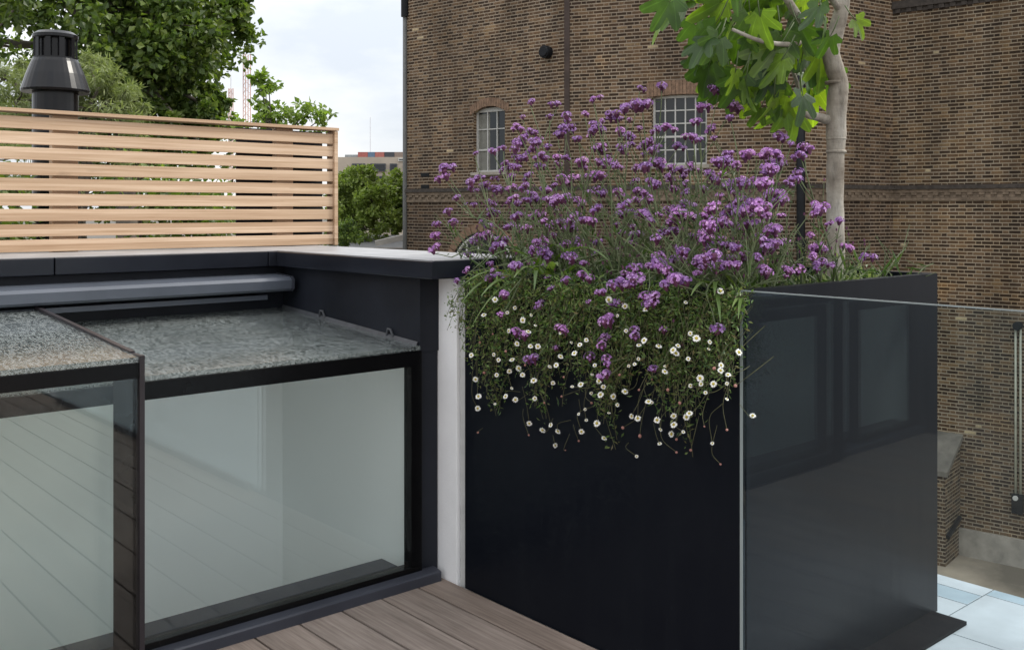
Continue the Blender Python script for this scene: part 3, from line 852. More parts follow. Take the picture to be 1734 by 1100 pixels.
# the big plane tree: boughs at their own depths
tree('plane_tree', 'big dark green broadleaf tree rising behind the timber fence', Vector((*V(230, 300, 17).xy, -5.8)), V(210, 60, 17),
     [(V(60, -40, 16.5), (2.2, 2.0, 1.5), 60), (V(230, 20, 17), (2.0, 1.8, 1.5), 70), (V(308, 15, 17.5), (1.15, 1.2, 1.15), 40), (V(392, 18, 17.5), (.42, .5, .50), 12),
      (V(278, 130, 17), (1.0, 1.1, .9), 42), (V(335, 172, 16.8), (.5, .6, .40), 14), (V(150, -120, 17), (2.6, 2, 1.2), 40), (V(330, -90, 17.5), (1.3, 1.2, .9), 30), (V(200, 250, 18), (2.6, 1.4, 1.6), 60), (V(-60, 60, 18), (1.6, 1.6, 1.8), 30), (V(310, 215, 16.5), (.8, .8, .5), 18)],
     'leaf_plane', .125, .30, 105, .8, .8, .3, 5)
tree('feathery_tree', 'pale feathery green tree directly behind the black flue', Vector((*V(110, 300, 10.5).xy, -5.8)), V(110, 170, 10.5),
     [(V(30, 170, 10.5), (.62, .6, .42), 34), (V(150, 185, 10.5), (.55, .5, .45), 34), (V(15, 130, 10.8), (.4, .5, .25), 14), (V(150, 125, 10.8), (.30, .35, .22), 14), (V(185, 170, 10.6), (.3, .35, .2), 12), (V(90, 250, 10.5), (1.1, .8, .45), 40), (V(175, 140, 10.6), (.3, .3, .2), 14), (V(205, 180, 10.7), (.25, .3, .16), 10), (V(60, 110, 10.7), (.25, .3, .15), 8)],
     'leaf_soft', .085, .12, 110, .14, .8, .5, 6)
tree('light_sapling', 'small light green sapling with loose airy sprigs right of the big tree', Vector((*V(470, 350, 14).xy, -5.8)), V(462, 215, 14),
     [(V(450, 160, 14), (.20, .25, .26), 9), (V(470, 195, 14), (.35, .3, .16), 12), (V(520, 185, 14), (.28, .28, .16), 10), (V(545, 200, 14), (.16, .2, .1), 6), (V(440, 128, 14), (.10, .1, .16), 6), (V(455, 140, 14), (.14, .1, .1), 5), (V(430, 205, 14), (.4, .3, .14), 12), (V(500, 230, 14), (.6, .5, .2), 14)],
     'leaf_light', .10, .05, 16, .6, .9, .2, 7)
tree('round_tree', 'rounded light green tree beside the right end of the timber fence', Vector((*V(612, 400, 30).xy, -5.8)), V(612, 340, 30),
     [(V(604, 322, 30), (.80, .9, .75), 46), (V(632, 338, 29.6), (.75, .8, .70), 40), (V(585, 345, 30), (.8, .8, 1.0), 34), (V(600, 385, 29.5), (1.2, .9, .8), 40), (V(618, 292, 30.5), (.3, .3, .2), 6)],
     'leaf_round', .115, .20, 75, .7, .85, .2, 8)
tree('round_tree', 'rounded green tree half hidden by the brick building corner', Vector((*V(668, 400, 33).xy, -5.8)), V(668, 340, 33),
     [(V(668, 322, 33), (.7, .9, .70), 30), (V(680, 345, 33), (.8, .8, .9), 34), (V(655, 370, 32.5), (.8, .8, .6), 30)],
     'leaf_round', .12, .20, 75, .7, .85, .2, 9)
tree('dark_shrub', 'dark green shrub low beside the fence end', Vector((*V(585, 470, 24).xy, -5.8)), V(585, 400, 24),
     [(V(585, 392, 24), (.42, .5, .32), 26), (V(560, 415, 24), (.5, .5, .3), 20)], 'leaf_plane', .08, .08, 60, .6, .85, .2, 10)

lv = MB(); rh = random.Random(12)
for _ in range(300):
    px_ = rh.uniform(-1.6, 2.3); c_ = Vector((px_, rh.uniform(4.72, 5.25), rh.uniform(.75, 1.50)))
    if abs(c_.x-1.53) < .28: continue
    clump_leaves(lv, c_, rh.uniform(.12, .22), 75, .055, .8, .2, .6, rh)
hd = thing('ivy_hedge', 'dark green ivy hedge glimpsed through the gaps of the timber fence', 'hedge', None, (.4, 5, .72))
rel(lv.build('foliage', M['leaf_plane'], None), hd)
st = MB()
for j in range(14): st.tube([(-1.5+j*.28, 5.0, .72), (-1.45+j*.28, 5.05, 1.1), (-1.5+j*.28, 5.0, 1.4)], [.02, .015, .006], 6)
rel(st.build('stem', M['bark'], None), hd)

# ------------------------------------------------------------------ fig tree standing in the planter
FD = 3.25
def F(px, py, d=FD): return at(px, py, d)
fig = thing('fig_tree', 'young fig tree with pale trunk and large lobed leaves growing in the black planter', 'tree', None, tuple(F(1416, 520)))
tk = MB()
def smooth_path(pts, n):
    pts = [Vector(p) for p in pts]; out = []
    P_ = [pts[0]*2-pts[1]] + pts + [pts[-1]*2-pts[-2]]
    for i in range(1, len(P_)-2):
        for j in range(n):
            t = j/n; a0, b0, c0_, d0_ = P_[i-1], P_[i], P_[i+1], P_[i+2]
            out.append(.5*((2*b0) + (c0_-a0)*t + (2*a0-5*b0+4*c0_-d0_)*t*t + (3*b0-a0-3*c0_+d0_)*t**3))
    out.append(pts[-1]); return out
trunk_px = [(1416, 545, 36), (1416, 470, 33), (1415, 400, 31.5), (1414, 330, 31), (1415, 262, 32), (1416, 235, 36), (1416, 200, 37), (1418, 165, 38), (1420, 140, 35), (1412, 112, 33), (1407, 85, 32), (1418, 45, 29), (1428, 0, 25), (1430, -60, 22), (1425, -140, 18)]
pth = smooth_path([F(x, y) for x, y, w in trunk_px], 5)
trunk_px = [(x, y, w*.92) for x, y, w in trunk_px]; ws = []
for i in range(len(trunk_px)-1):
    for j in range(5): ws.append(trunk_px[i][2] + (trunk_px[i+1][2]-trunk_px[i][2])*j/5)
ws.append(trunk_px[-1][2])
tk.tube(pth, [w/2/1684*FD*(1+R.uniform(-.03, .03)) for w in ws], 16)
for (x, y) in ((1416, 235), (1416, 257), (1414, 140)):           # ring scars
    c_ = F(x, y); tk.tube([c_-Vector((0,0,.005)), c_, c_+Vector((0,0,.005))], [.0310, .0335, .0310], 16)
def branch(pts, r0, r1, n=6):
    p_ = smooth_path([F(*q_) for q_ in pts], n)
    tk.tube(p_, [r0+(r1-r0)*i/(len(p_)-1) for i in range(len(p_))], 9)
branch([(1414, 128), (1404, 90), (1385, 65, FD-.02), (1360, 40, FD-.05), (1330, -5, FD-.1), (1290, -60, FD-.12)], .021, .010)
branch([(1408, 205), (1385, 198, FD-.02), (1362, 192, FD-.05), (1340, 170, FD-.08)], .018, .007)
branch([(1385, 65), (1340, 75, FD-.12), (1290, 70, FD-.18), (1240, 50, FD-.2)], .010, .005)
branch([(1362, 192), (1342, 120, FD+.1), (1300, 60, FD+.15)], .008, .004)
branch([(1424, 20), (1380, -40, FD-.1), (1330, -80, FD-.15)], .012, .006)
rel(tk.build('trunk', M['bark_pale'], None, smooth=True), fig)
k = NT('fig leaf')
g_ = k.n('ShaderNodeNewGeometry')
cc = k.ramp(g_.outputs['Random Per Island'], [(0, (.017, .036, .014)), (.5, (.034, .066, .020)), (1, (.10, .145, .030))])
uvv = k.n('ShaderNodeTexCoord').outputs['UV']
sp4 = k.n('ShaderNodeSeparateXYZ', {0: uvv})
ang = k.math('ARCTAN2', k.math('SUBTRACT', sp4.outputs[0], .5), k.math('SUBTRACT', sp4.outputs[1], .12))
vein = k.math('ABSOLUTE', k.math('SUBTRACT', k.math('FRACT', k.math('ADD', k.math('DIVIDE', ang, .62), .5)), .5))
cc = k.mix(1, cc, k.ramp(vein, [(0, 1.45), (.03, 1.25), (.06, .95), (1, 1.0)]), 'MULTIPLY')
cc = k.mix(1, cc, k.ramp(k.noise(uvv, 3, 3), [(.3, .8), (.7, 1.2)]), 'MULTIPLY')
bs = k.bsdf(cc, .36, 0, k.bump(k.math('MINIMUM', vein, .12), .4, .004), .4)
tr = k.n('ShaderNodeBsdfTranslucent', {'Color': k.mix(1, cc, (4.6, 5.0, .8), 'MULTIPLY')})
M['fig'] = k.done(k.n('ShaderNodeMixShader', {0: .33, 1: bs, 2: tr.outputs[0]}).outputs[0])
lv = MB(); rf_ = random.Random(4)
def fig_leaf(p_, axis, nrm, L_, r):
    axis = axis.normalized(); w_ = axis.cross(nrm).normalized(); nn = w_.cross(axis)
    lobes = [(0, 1.10, .30), (.80, .96, .28), (-.80, .92, .28), (1.62, .66, .34), (-1.62, .62, .34)]
    lobes = [(a_+r.uniform(-.06, .06), l_*r.uniform(.9, 1.08), s_) for a_, l_, s_ in lobes]
    N = 56; cen = .30
    fold = r.uniform(.1, .7); curl = r.uniform(.2, 1.0)
    def pt(x, y):
        z = fold*abs(x)*.7 - curl*(y*y)*.5 - .25*x*x
        return p_ + w_*(x*L_) + axis*(y*L_) + nn*(z*L_)
    c_ = lv.vert(pt(0, cen)); ring = []
    for j in range(N+1):
        th = -2.55 + 5.1*j/N
        rr = .16
        for a_, l_, s_ in lobes:
            dl = (th-a_)/s_
            rr = max(rr, .25 + (l_*.74-.25)*math.exp(-abs(dl)**2.6*.8))
        rr *= 1 + .03*sin(th*23+L_*50)
        ring.append((sin(th)*rr, cen + cos(th)*rr))
    rim = [lv.vert(pt(x, y)) for x, y in ring]
    md = [lv.vert(pt(x*.5, cen+(y-cen)*.5)) for x, y in ring]
    U = lambda q_: (q_[0]+.5, q_[1])
    for j in range(N):
        q0, q1 = ring[j], ring[j+1]; h0, h1 = (q0[0]*.5, cen+(q0[1]-cen)*.5), (q1[0]*.5, cen+(q1[1]-cen)*.5)
        lv.face((c_, md[j], md[j+1]), 0, [(.5, cen), U(h0), U(h1)])
        lv.face((md[j], rim[j], rim[j+1], md[j+1]), 0, [U(h0), U(q0), U(q1), U(h1)])
    b_ = p_ - axis*(L_*.35) + Vector((0, 0, L_*.12))
    lv.tube([b_, p_, p_+axis*(L_*cen)], [.0022, .002, .0012], 5, 1)
fl_px = [(1185, 5), (1180, 40), (1225, 30), (1215, 75), (1250, 95), (1210, 110), (1262, 25), (1300, 20), (1290, 70), (1245, 60), (1275, 110), (1255, 130), (1300, 100), (1320, 60), (1345, 30), (1330, 105), (1370, 15),
         (1355, 75), (1385, 45), (1380, 100), (1360, 130), (1325, 140), (1295, 150), (1310, 165), (1345, 165), (1375, 150), (1395, 20), (1400, 125), (1270, -10), (1330, -20), (1215, -15), (1385, -25), (1442, 40), (1300, 45), (1240, 0), (1340, 190), (1365, 175), (1320, 180),
         (1230, 140), (1200, 80), (1285, 35), (1405, 60), (1350, 0), (1310, 0), (1265, 70), (1250, -40), (1310, -60), (1400, -60), (1345, 50), (1325, 85), (1375, 75), (1365, 110), (1180, -25), (1290, 125)]
fl_px = fl_px + [(x-8+rf_.uniform(-32, 22), y+rf_.uniform(-26, 20)) for x, y in fl_px if x < 1380 and rf_.random() < .98]
for (x, y) in fl_px:
    dd_ = FD + rf_.uniform(-.24, .20)
    p_ = F(x+rf_.uniform(-8, 8), y-18+rf_.uniform(-8, 8), dd_)
    L_ = rf_.uniform(.08, .150) if x < 1430 else .08
    side = (x-1380)/200.
    ax = Vector((SA*side, -CA*side, 0))*.7 + Vector((0, 0, -1)) + rdir(rf_)*.55
    nr = Vector((-CA, -SA, 0))*.75 + Vector((0, 0, .8)) + rdir(rf_)*1.0
    fig_leaf(p_, ax, nr, L_, rf_)
rel(lv.build('crown', [M['fig'], m_plain('fig leaf stalk', (.07, .10, .03), .6)], None, smooth=True), fig)

# ------------------------------------------------------------------ verbena: heads, stems, leaves
def petal_mat(name, cols, tr=.25):
    k = NT(name); g_ = k.n('ShaderNodeNewGeometry')
    c_ = k.ramp(g_.outputs['Random Per Island'], [(i/(len(cols)-1), x) for i, x in enumerate(cols)])
    oi = k.n('ShaderNodeObjectInfo').outputs['Random']
    c_ = k.mix(1, c_, k.ramp(oi, [(0, (.75, .75, .82)), (.5, (1, 1, 1)), (1, (1.25, 1.12, 1.12))]), 'MULTIPLY')
    b_ = k.bsdf(c_, .6, 0, None, .2)
    t_ = k.n('ShaderNodeBsdfTranslucent', {'Color': c_})
    return k.done(k.n('ShaderNodeMixShader', {0: tr, 1: b_, 2: t_.outputs[0]}).outputs[0])
M['verb'] = petal_mat('verbena floret', [(.22, .09, .30), (.41, .20, .50), (.56, .33, .64), (.72, .52, .78)])
M['calyx'] = m_plain('verbena calyx', (.085, .018, .055), .7, .4, 60)
M['stem'] = m_plain('verbena stem', (.095, .12, .05), .7, .3, 30)
M['verb_leaf'] = m_leaf('verbena leaf', [(.026, .050, .014), (.045, .085, .022), (.075, .12, .035)], .3)

def head_mesh(seed):
    r = random.Random(seed); m_ = MB()
    nsub = r.choice([1, 2, 3, 4, 5])
    for q_ in range(nsub):
        c_ = Vector((0, 0, 0)) if q_ == 0 else Vector((r.uniform(-.021, .021), r.uniform(-.021, .021), r.uniform(-.016, .008)))
        rad = r.uniform(.0085, .0150)
        m_.tube([c_+Vector((0,0,-.016)), c_+Vector((0,0,-.003)), c_+Vector((0,0,.003))], [.0025, rad*.7, rad*.45], 7, 1)
        for _ in range(26):
            z = r.uniform(-.15, 1); t = r.uniform(0, 2*pi); s_ = sqrt(max(0, 1-z*z))
            n_ = Vector((s_*cos(t), s_*sin(t), z)); p_ = c_ + Vector((n_.x*rad, n_.y*rad, n_.z*rad*.72))
            u_ = n_.orthogonal().normalized(); v_ = n_.cross(u_); a0 = r.uniform(0, 2*pi); fr_ = r.uniform(.0034, .0050)
            cv_ = m_.vert(p_+n_*.0015); ring = []
            for j in range(10):
                an = a0+2*pi*j/10; rr = fr_*(1.0 if j % 2 == 0 else .55)
                ring.append(m_.vert(p_ + u_*(cos(an)*rr) + v_*(sin(an)*rr) + n_*(.003 if j % 2 == 0 else .0018)))
            for j in range(10): m_.face((cv_, ring[j], ring[(j+1) % 10]), 0)
    return m_.mesh('flower_head', [M['verb'], M['calyx']])
HEADS = [head_mesh(100+i) for i in range(14)]

Z1 = 2.292
A1 = [(500,398),(605,402),(745,380),(470,455),(450,492),(575,452),(640,450),(710,440),(780,472),(735,505),(632,500),(500,512),(520,545),(520,575),(568,570),(540,605),(600,632),(925,340),(1010,333),(870,415),(935,412),(885,465),(835,440),(765,570),(850,510),(875,530),(855,582),(800,610),(840,645),(975,510),(965,545),(1030,490),(1165,415),(1150,470),(1160,540),(1100,530),(285,595),(360,590),(395,575),(440,580),(405,630),(440,610),(480,610),(450,650),(390,660),(300,685),(290,740),(210,770),(270,710),(330,715),(335,780),(165,650),(170,685),(180,820),(200,865),(130,870),(125,915),(120,970),(250,795),(280,795),(355,820),(255,985),(290,920),(350,930),(405,930),(410,880),(340,880),(370,980),(470,835),(555,855),(440,1025),(500,840),(480,720),(485,680),(560,730),(590,720),(660,690),(690,630),(725,685),(700,640),(590,785),(625,770),(660,770),(700,795),(760,805),(685,835),(590,915),(545,935),(640,945),(660,1000),(545,980),(855,800),(850,760),(870,820),(945,755),(900,700),(905,655),(955,645),(995,640),(940,600),(1040,685),(1060,730),(1000,715),(1080,655),(1130,655),(1160,660),(995,830),(1045,860),(1120,835),(1070,900),(1100,835),(1180,840),(1175,905),(1200,945),(1085,975),(1090,1005),(1000,985),(970,1030),(900,880),(920,910),(990,925),(1060,1080),(1180,1020),(1235,1045),(1300,1025),(1240,625),(1285,645),(1250,675),(1305,705),(1230,700),(1275,870),(1370,870),(1390,705),(1415,650),(1175,735),(1385,1005),(1395,915)]
A2 = [(440,535),(470,555),(520,570),(510,600),(385,655),(405,665),(500,670),(478,695),(400,750),(405,770),(355,705),(570,810),(560,825),(625,865),(660,855),(545,910),(585,965),(605,970),(555,1000),(570,1020),(620,1025),(460,1045),(500,1045),(450,1070),(690,962),(758,990),(385,945),(380,965),(410,910),(330,865),(230,870),(265,960),(415,590),(190,350),(245,405),(238,455)]
A3 = [(200,150),(252,95),(395,125),(465,75),(625,135),(635,190),(580,262),(405,310),(475,390),(430,215),(755,60),(710,150),(815,250),(885,205),(930,260),(910,320),(895,405),(880,430),(1030,380),(1080,225),(960,150),(1215,145),(820,505),(900,515),(895,585),(560,508),(668,463),(1120,560),(695,375),(1515,310),(1415,375),(1270,135),(1110,80),(1150,30),(1360,70),(1250,50),(1430,100),(1165,380)]
heads_px = [(680+x/Z1, y/Z1) for x, y in A1] + [(1134+x/Z1, y/Z1) for x, y in A2] + [(700+x/2.75, 420+y/2.75) for x, y in A3]
rv_ = random.Random(21)
for _ in range(150):
    an = rv_.uniform(0, 2*pi); s_ = rv_.random()**.5
    heads_px.append((1075+s_*cos(an)*285, 338+s_*sin(an)*138))

for _ in range(45):
    heads_px.append((rv_.uniform(790, 1330), rv_.uniform(330, 470)))
plants = [(2.30, 2.58, 'leftmost bushy verbena clump arching out over the white pier'), (2.62, 2.56, 'verbena clump at the rear left of the planter, below the narrow window'), (2.93, 2.50, 'rear verbena clump nearest the left back corner of the planter'),
          (2.27, 2.33, 'front verbena clump just right of the white pier'), (2.58, 2.28, 'verbena clump rising left of the brick corner strip'), (2.90, 2.22, 'rear middle verbena clump in front of the brick corner strip'),
          (2.26, 2.08, 'front middle verbena clump leaning out above the daisies'), (2.56, 2.02, 'tallest central verbena clump reaching the wide window head'), (2.86, 1.95, 'rear verbena clump in front of the wide window'),
          (2.25, 1.84, 'front verbena clump between centre and glass panel'), (2.55, 1.78, 'verbena clump below the fig leaves'), (2.24, 1.63, 'front verbena clump close to the glass panel corner'), (2.62, 1.62, 'verbena clump just left of the fig trunk'), (3.02, 1.63, 'rightmost sparse verbena clump beside the fig trunk')]
roots = []
for x, y, lab in plants:
    roots.append(thing('verbena_plant', lab, 'plant', 'verbena plants in the planter', (x, y, 1.035)))
assign = {i: [] for i in range(len(plants))}
for px, py in heads_px:
    t = (px-867)/1684.
    if py > 470: X = rv_.uniform(1.97, 2.08)
    else: X = rv_.uniform(2.2, 2.9) if py < 330 else (rv_.uniform(2.08, 2.6) if py < 430 else rv_.uniform(2.02, 2.3))
    Y = X*(SA-CA*t)/(CA+SA*t)
    if Y > 2.80: X *= max(.72, 2.80/Y); X = max(X, 2.05)
    if Y < 1.55: X = min(3.1, X*1.55/Y)
    P_ = at_x(px, py, X)
    best = min(range(len(plants)), key=lambda i: (plants[i][0]-P_.x)**2*1.6 + (plants[i][1]-P_.y)**2 + len(assign[i])*.004)
    assign[best].append(P_)
def sagline(a_, b_, out, n=6):
    """stiff stem that starts out upright and leans"""
    pts = []
    for j in range(n+1):
        s_ = j/n
        p_ = a_.lerp(b_, s_)
        lift = sin(s_*pi)*out
        pts.append(p_ + Vector((0, 0, lift)) + Vector((rv_.uniform(-.004, .004), rv_.uniform(-.004, .004), 0)))
    return pts
for i, (x, y, lab) in enumerate(plants):
    base = Vector((x, y, 1.035)); st = MB(); root = roots[i]
    todo = sorted(assign[i], key=lambda p_: p_.z, reverse=True)
    while todo:
        h = todo.pop(0)
        grp = [h]
        near = sorted(todo, key=lambda p_: (p_-h).length)[:3]
        for q_ in near:
            if (q_-h).length < .19: grp.append(q_); todo.remove(q_)
        cen = sum(grp, Vector())/len(grp)
        b0 = base + Vector((rv_.uniform(-.06, .06), rv_.uniform(-.06, .06), 0))
        lowest = min(g1.z for g1 in grp)
        fork = cen.lerp(b0, .30 if len(grp) > 1 else .2); fork.z = min(fork.z, lowest-.02) if lowest > 1.12 else cen.z+.02
        dist = (fork-b0).length
        st.tube(sagline(b0, fork, .05+.07*dist if fork.z < 1.3 else .01), [.0031-.0010*j/6 for j in range(7)], 5)
        for g1 in grp:
            st.tube([fork, fork.lerp(g1, .5)+Vector((rv_.uniform(-.008, .008), rv_.uniform(-.008, .008), -.004)), g1-Vector((0, 0, .012))], [.0020, .0018, .0016], 4)
            for s_ in (.25, .6):
                if rv_.random() < .6: st.leaf(fork.lerp(g1, s_), rdir(rv_)+Vector((0,0,.4)), rdir(rv_), rv_.uniform(.012, .03), .004, 1)
        # side twigs with unopened buds and small leaves on the main stem
        for _ in range(5):
            s_ = rv_.uniform(.25, .95); q0 = b0.lerp(fork, s_)
            dv = rdir(rv_)*.06 + Vector((0, 0, .07))
            st.tube([q0, q0+dv*.5+Vector((0,0,-.005)), q0+dv], [.0013, .0011, .0008], 4)
            st.leaf(q0, dv, rdir(rv_), rv_.uniform(.03, .06), .008, 1)
            st.tube([q0+dv, q0+dv+Vector((0,0,.008))], [.003, .002], 5, 2)
    for _ in range(10 if i < 12 else 8):                                   # flowerless stems, forked, crossing the clump
        b0 = base + Vector((rv_.uniform(-.08, .08), rv_.uniform(-.08, .08), 0))
        tp = b0 + Vector((rv_.uniform(-.25, .16), rv_.uniform(-.20, .20), rv_.uniform(.08, .42 if i < 12 else .15)))
        tp.y = min(max(tp.y, 1.5), 2.85)
        st.tube(sagline(b0, tp, .02), [.0024-.0010*j/6 for j in range(7)], 4)
        for _k in range(rv_.randint(2, 5)):
            q0 = b0.lerp(tp, rv_.uniform(.4, .95)); dv = rdir(rv_)*.07 + Vector((0, 0, .06))
            st.tube([q0, q0+dv*.5, q0+dv], [.0014, .0012, .001], 4)
            st.leaf(q0, dv+rdir(rv_)*.05, rdir(rv_), rv_.uniform(.02, .055), .007, 1)
    rel(st.build('stem', [M['stem'], M['verb_leaf'], M['calyx']], None), root)
    fo = MB()
    for _ in range(60):
        p_ = base + Vector((rv_.gauss(0, .12), rv_.gauss(0, .13), abs(rv_.gauss(0, .035))))
        p_.x = min(max(p_.x, 2.17), 3.12); p_.y = min(max(p_.y, 1.62), 2.66)
        d_ = (p_-base)*2.5 + rdir(rv_)*.45 + Vector((0, 0, .15))
        L_ = rv_.uniform(.04, .095)
        fo.leaf(p_, d_, rdir(rv_)+Vector((0,0,1)), L_, L_*rv_.uniform(.10, .17), 0, .2)
    rel(fo.build('foliage', M['verb_leaf'], None), root)
    for h in assign[i]:
        o = link('flower_head', HEADS[rv_.randrange(len(HEADS))], root)
        o.location = h - base
        tilt = Vector((h.x-x, h.y-y, .35)); tilt.normalize()
        o.rotation_mode = 'QUATERNION'
        o.rotation_quaternion = Vector((0, 0, 1)).rotation_difference((tilt+Vector((0,0,.8))).normalized()) @ Quaternion((0, 0, 1), rv_.uniform(0, 6.28))
        s_ = rv_.choice([.58, .7, .8, .9, 1.0, 1.12, 1.22])*rv_.uniform(.94, 1.06); o.scale = (s_, s_, s_*rv_.uniform(.85, 1.1))

# ------------------------------------------------------------------ daisies spilling over the front
M['dleaf'] = m_leaf('daisy leaf', [(.026, .054, .014), (.050, .100, .022), (.085, .145, .034), (.12, .19, .05), (.17, .22, .08), (.15, .11, .05)], .3)
M['dstem'] = m_plain('daisy stem', (.075, .075, .03), .8, .4, 30)
k = NT('daisy petal'); M['petal'] = k.done(k.bsdf((.80, .79, .74), .6))
M['disc'] = m_plain('daisy disc', (.42, .33, .04), .8, .25, 300)
M['bud'] = m_plain('pink daisy bud', (.34, .16, .13), .7, .3, 40)
def daisy_mesh(seed, closed=False):
    r = random.Random(seed); m_ = MB(); n_ = 18
    for j in range(n_):
        a0 = 2*pi*j/n_ + r.uniform(-.08, .08); L_ = .0092*r.uniform(.86, 1.08); w_ = .17
        up = .0012 if not closed else .006
        p = lambda an, rr, z: (cos(an)*rr, sin(an)*rr, z)
        m_.face([m_.vert(*p(a0-.12, .0026, .001)), m_.vert(*p(a0-w_, L_*.75, up)), m_.vert(*p(a0, L_, up-.0005)), m_.vert(*p(a0+w_, L_*.75, up)), m_.vert(*p(a0+.12, .0026, .001))], 0)
    m_.tube([(0,0,-.006), (0,0,-.002), (0,0,.0005)], [.0012, .0032, .0034], 8, 1)
    return m_.mesh('daisy_flower', [M['petal'], M['dstem']])
dm_ = MB(); dm_.lathe(0, 0, [(.0036, .0004), (.0035, .0018), (.0022, .0028), (.0006, .0031)], 10)
DISC = dm_.mesh('disc', M['disc'])
DAISY = [daisy_mesh(i) for i in range(5)]
bd = MB(); bd.lathe(0, 0, [(.0008, -.005), (.0034, -.002), (.0040, .001), (.0028, .004), (.0010, .0055)], 8); BUD = bd.mesh('bud', M['bud'])
dz_px = [(660,918),(1040,968),(1147,910),(1392,908),(888,885),(672,853),(783,853),(1580,780),(1045,792),(1257,855),(1200,865),(910,767),(300,745),(303,690),(540,815),(1015,782),(770,772),(800,750),(805,800),(855,815),(1135,800),(1285,770),(1270,785),(1110,718),(1095,715),(1460,703),(1398,632),(1335,605),(1340,632),(1290,640),(1460,630),(1465,590),(1430,570),(1432,545),(1360,672),(872,682),(930,690),(985,668),(950,730),(828,675),(740,645),(780,635),(885,645),(865,618),(832,588),(650,627),(560,617),(508,590),(458,652),(490,560),(447,572),(460,520),(397,520),(375,495),(290,610),(270,498),(388,590),(545,457),(580,457),(445,385),(535,390),(568,360),(548,312),(472,278),(328,312),(437,300),(685,505),(665,545),(635,552),(750,490),(735,440),(775,450),(805,428),(845,545),(1003,548),(1030,540),(1048,515),(1050,452),(1075,430),(1142,457),(1172,550),(1170,575),(1210,475),(1222,490),(1280,515),(1380,437),(1375,470),(1318,420),(1290,397),(1515,485),(1083,285),(1268,253),(1430,200),(985,270),(950,315),(685,395),(565,700),(475,705),(380,725),(430,690),(640,823),(600,848),(1150,845),(1213,822),(1212,780),(482,445),(510,335),(380,240),(990,385),(910,240),(1232,455)]
bud_px = [(300,858),(708,940),(1292,940),(1225,950),(1225,890),(1055,875),(975,835),(1430,1005),(770,897),(537,870),(1460,845),(1355,830),(1500,640),(1400,560),(700,600),(905,600),(520,545),(430,480),(330,580),(610,720),(1240,720),(1185,660),(830,720),(690,690),(1050,660),(960,590),(1110,610),(310,440),(370,400)]
clumps = [(2.52, 'white daisy clump spilling beside the white pier'), (2.28, 'white daisy clump spilling over the front between pier and centre'), (2.06, 'white daisy clump hanging at the centre of the planter front'), (1.84, 'white daisy clump hanging between centre and glass panel'), (1.64, 'white daisy clump spilling beside the glass panel edge')]
rd_ = random.Random(33)
croots = [thing('daisy_clump', lab, 'plant', 'daisy plants over the planter front', (2.17, y, 1.04)) for y, lab in clumps]
items = {i: [] for i in range(5)}
def out(z):
    """how far the cushion of daisies stands out from the planter face at height z"""
    return max(.012, .115*(1-((z-.90)/.27)**2))
def dpos(x, y):
    px, py = 700+x/2.75, 420+y/2.75
    if px > 1262: return at_x(px, py, 2.098)
    P_ = at_x(px, py, 2.05)
    return at_x(px, py, 2.130 - out(P_.z)*rd_.uniform(.85, 1.15) - .004)
for x, y in dz_px:
    p_ = dpos(x, y); items[min(range(5), key=lambda i: abs(clumps[i][0]-p_.y))].append((p_, 0))
for x, y in bud_px:
    p_ = dpos(x, y); items[min(range(5), key=lambda i: abs(clumps[i][0]-p_.y))].append((p_, 1))
for i, (cy, lab) in enumerate(clumps):
    root = croots[i]; base = Vector((2.17, cy, 1.04)); fo = MB(); st = MB()
    half = .135
    for _ in range(112):                                  # short leafy sprays, springing out from the rim and hanging
        y0 = cy + rd_.uniform(-half, half); y1 = min(max(y0 + rd_.uniform(-.10, .10), 1.54), 2.67)
        z1 = 1.04 - (.30+.09*sin(y1*23)+.05*sin(y1*61))*rd_.random()**1.1
        if y1 > 2.60 and z1 > .98: continue
        P0_ = Vector((2.15, y0, min(1.09, z1+.16))); P2_ = Vector((2.128-out(z1)*rd_.uniform(.15, .95), y1, z1))
        P1_ = (P0_+P2_)/2 + Vector((-.03, 0, .05))
        pts = [((1-s_)**2)*P0_ + 2*s_*(1-s_)*P1_ + s_*s_*P2_ for s_ in [j/6 for j in range(7)]]
        for q_ in pts: q_.x = min(q_.x, 2.129) if q_.z < 1.096 else q_.x
        st.tube(pts, .0008, 4)
        for j in range(rd_.randint(16, 34)):
            s_ = rd_.uniform(.3, 1.0); q_ = ((1-s_)**2)*P0_ + 2*s_*(1-s_)*P1_ + s_*s_*P2_
            q_ = q_ + rdir(rd_)*.022; q_.x = min(q_.x, 2.126) if q_.z < 1.1 else q_.x
            L_ = rd_.uniform(.007, .021)
            fo.leaf(q_, rdir(rd_)+Vector((-.3, 0, .1)), rdir(rd_), L_, L_*.36, 0, .2)
    for p_, kind in items[i]:
        zz = min(1.08, p_.z+rd_.uniform(.01, .12)); anchor = Vector((2.128-out(zz)*.3, p_.y+rd_.uniform(-.06, .06), zz))
        mid = (anchor+p_)/2 + Vector((-.01, rd_.uniform(-.02, .02), rd_.uniform(-.02, .015)))
        pp = smooth_path([anchor, mid, p_], 5); st.tube(pp, .0008, 4)
    rel(fo.build('foliage', M['dleaf'], None), root); rel(st.build('stem', M['dstem'], None), root)
    for p_, kind in items[i]:
        if kind == 1:
            o = link('bud', BUD, root)
        else:
            o = link('daisy_flower', DAISY[rd_.randrange(5)], root)
        o.location = p_-base
        fc = Vector((-.85, -.85, .55)) + rdir(rd_)*.8
        o.rotation_mode = 'QUATERNION'; o.rotation_quaternion = Vector((0, 0, 1)).rotation_difference(fc.normalized())
        s_ = rd_.choice([.6, .75, .85, .95, 1.05, 1.15])*rd_.uniform(.95, 1.08); o.scale = (s_, s_, s_)
        if kind == 0: link('disc', DISC, o)

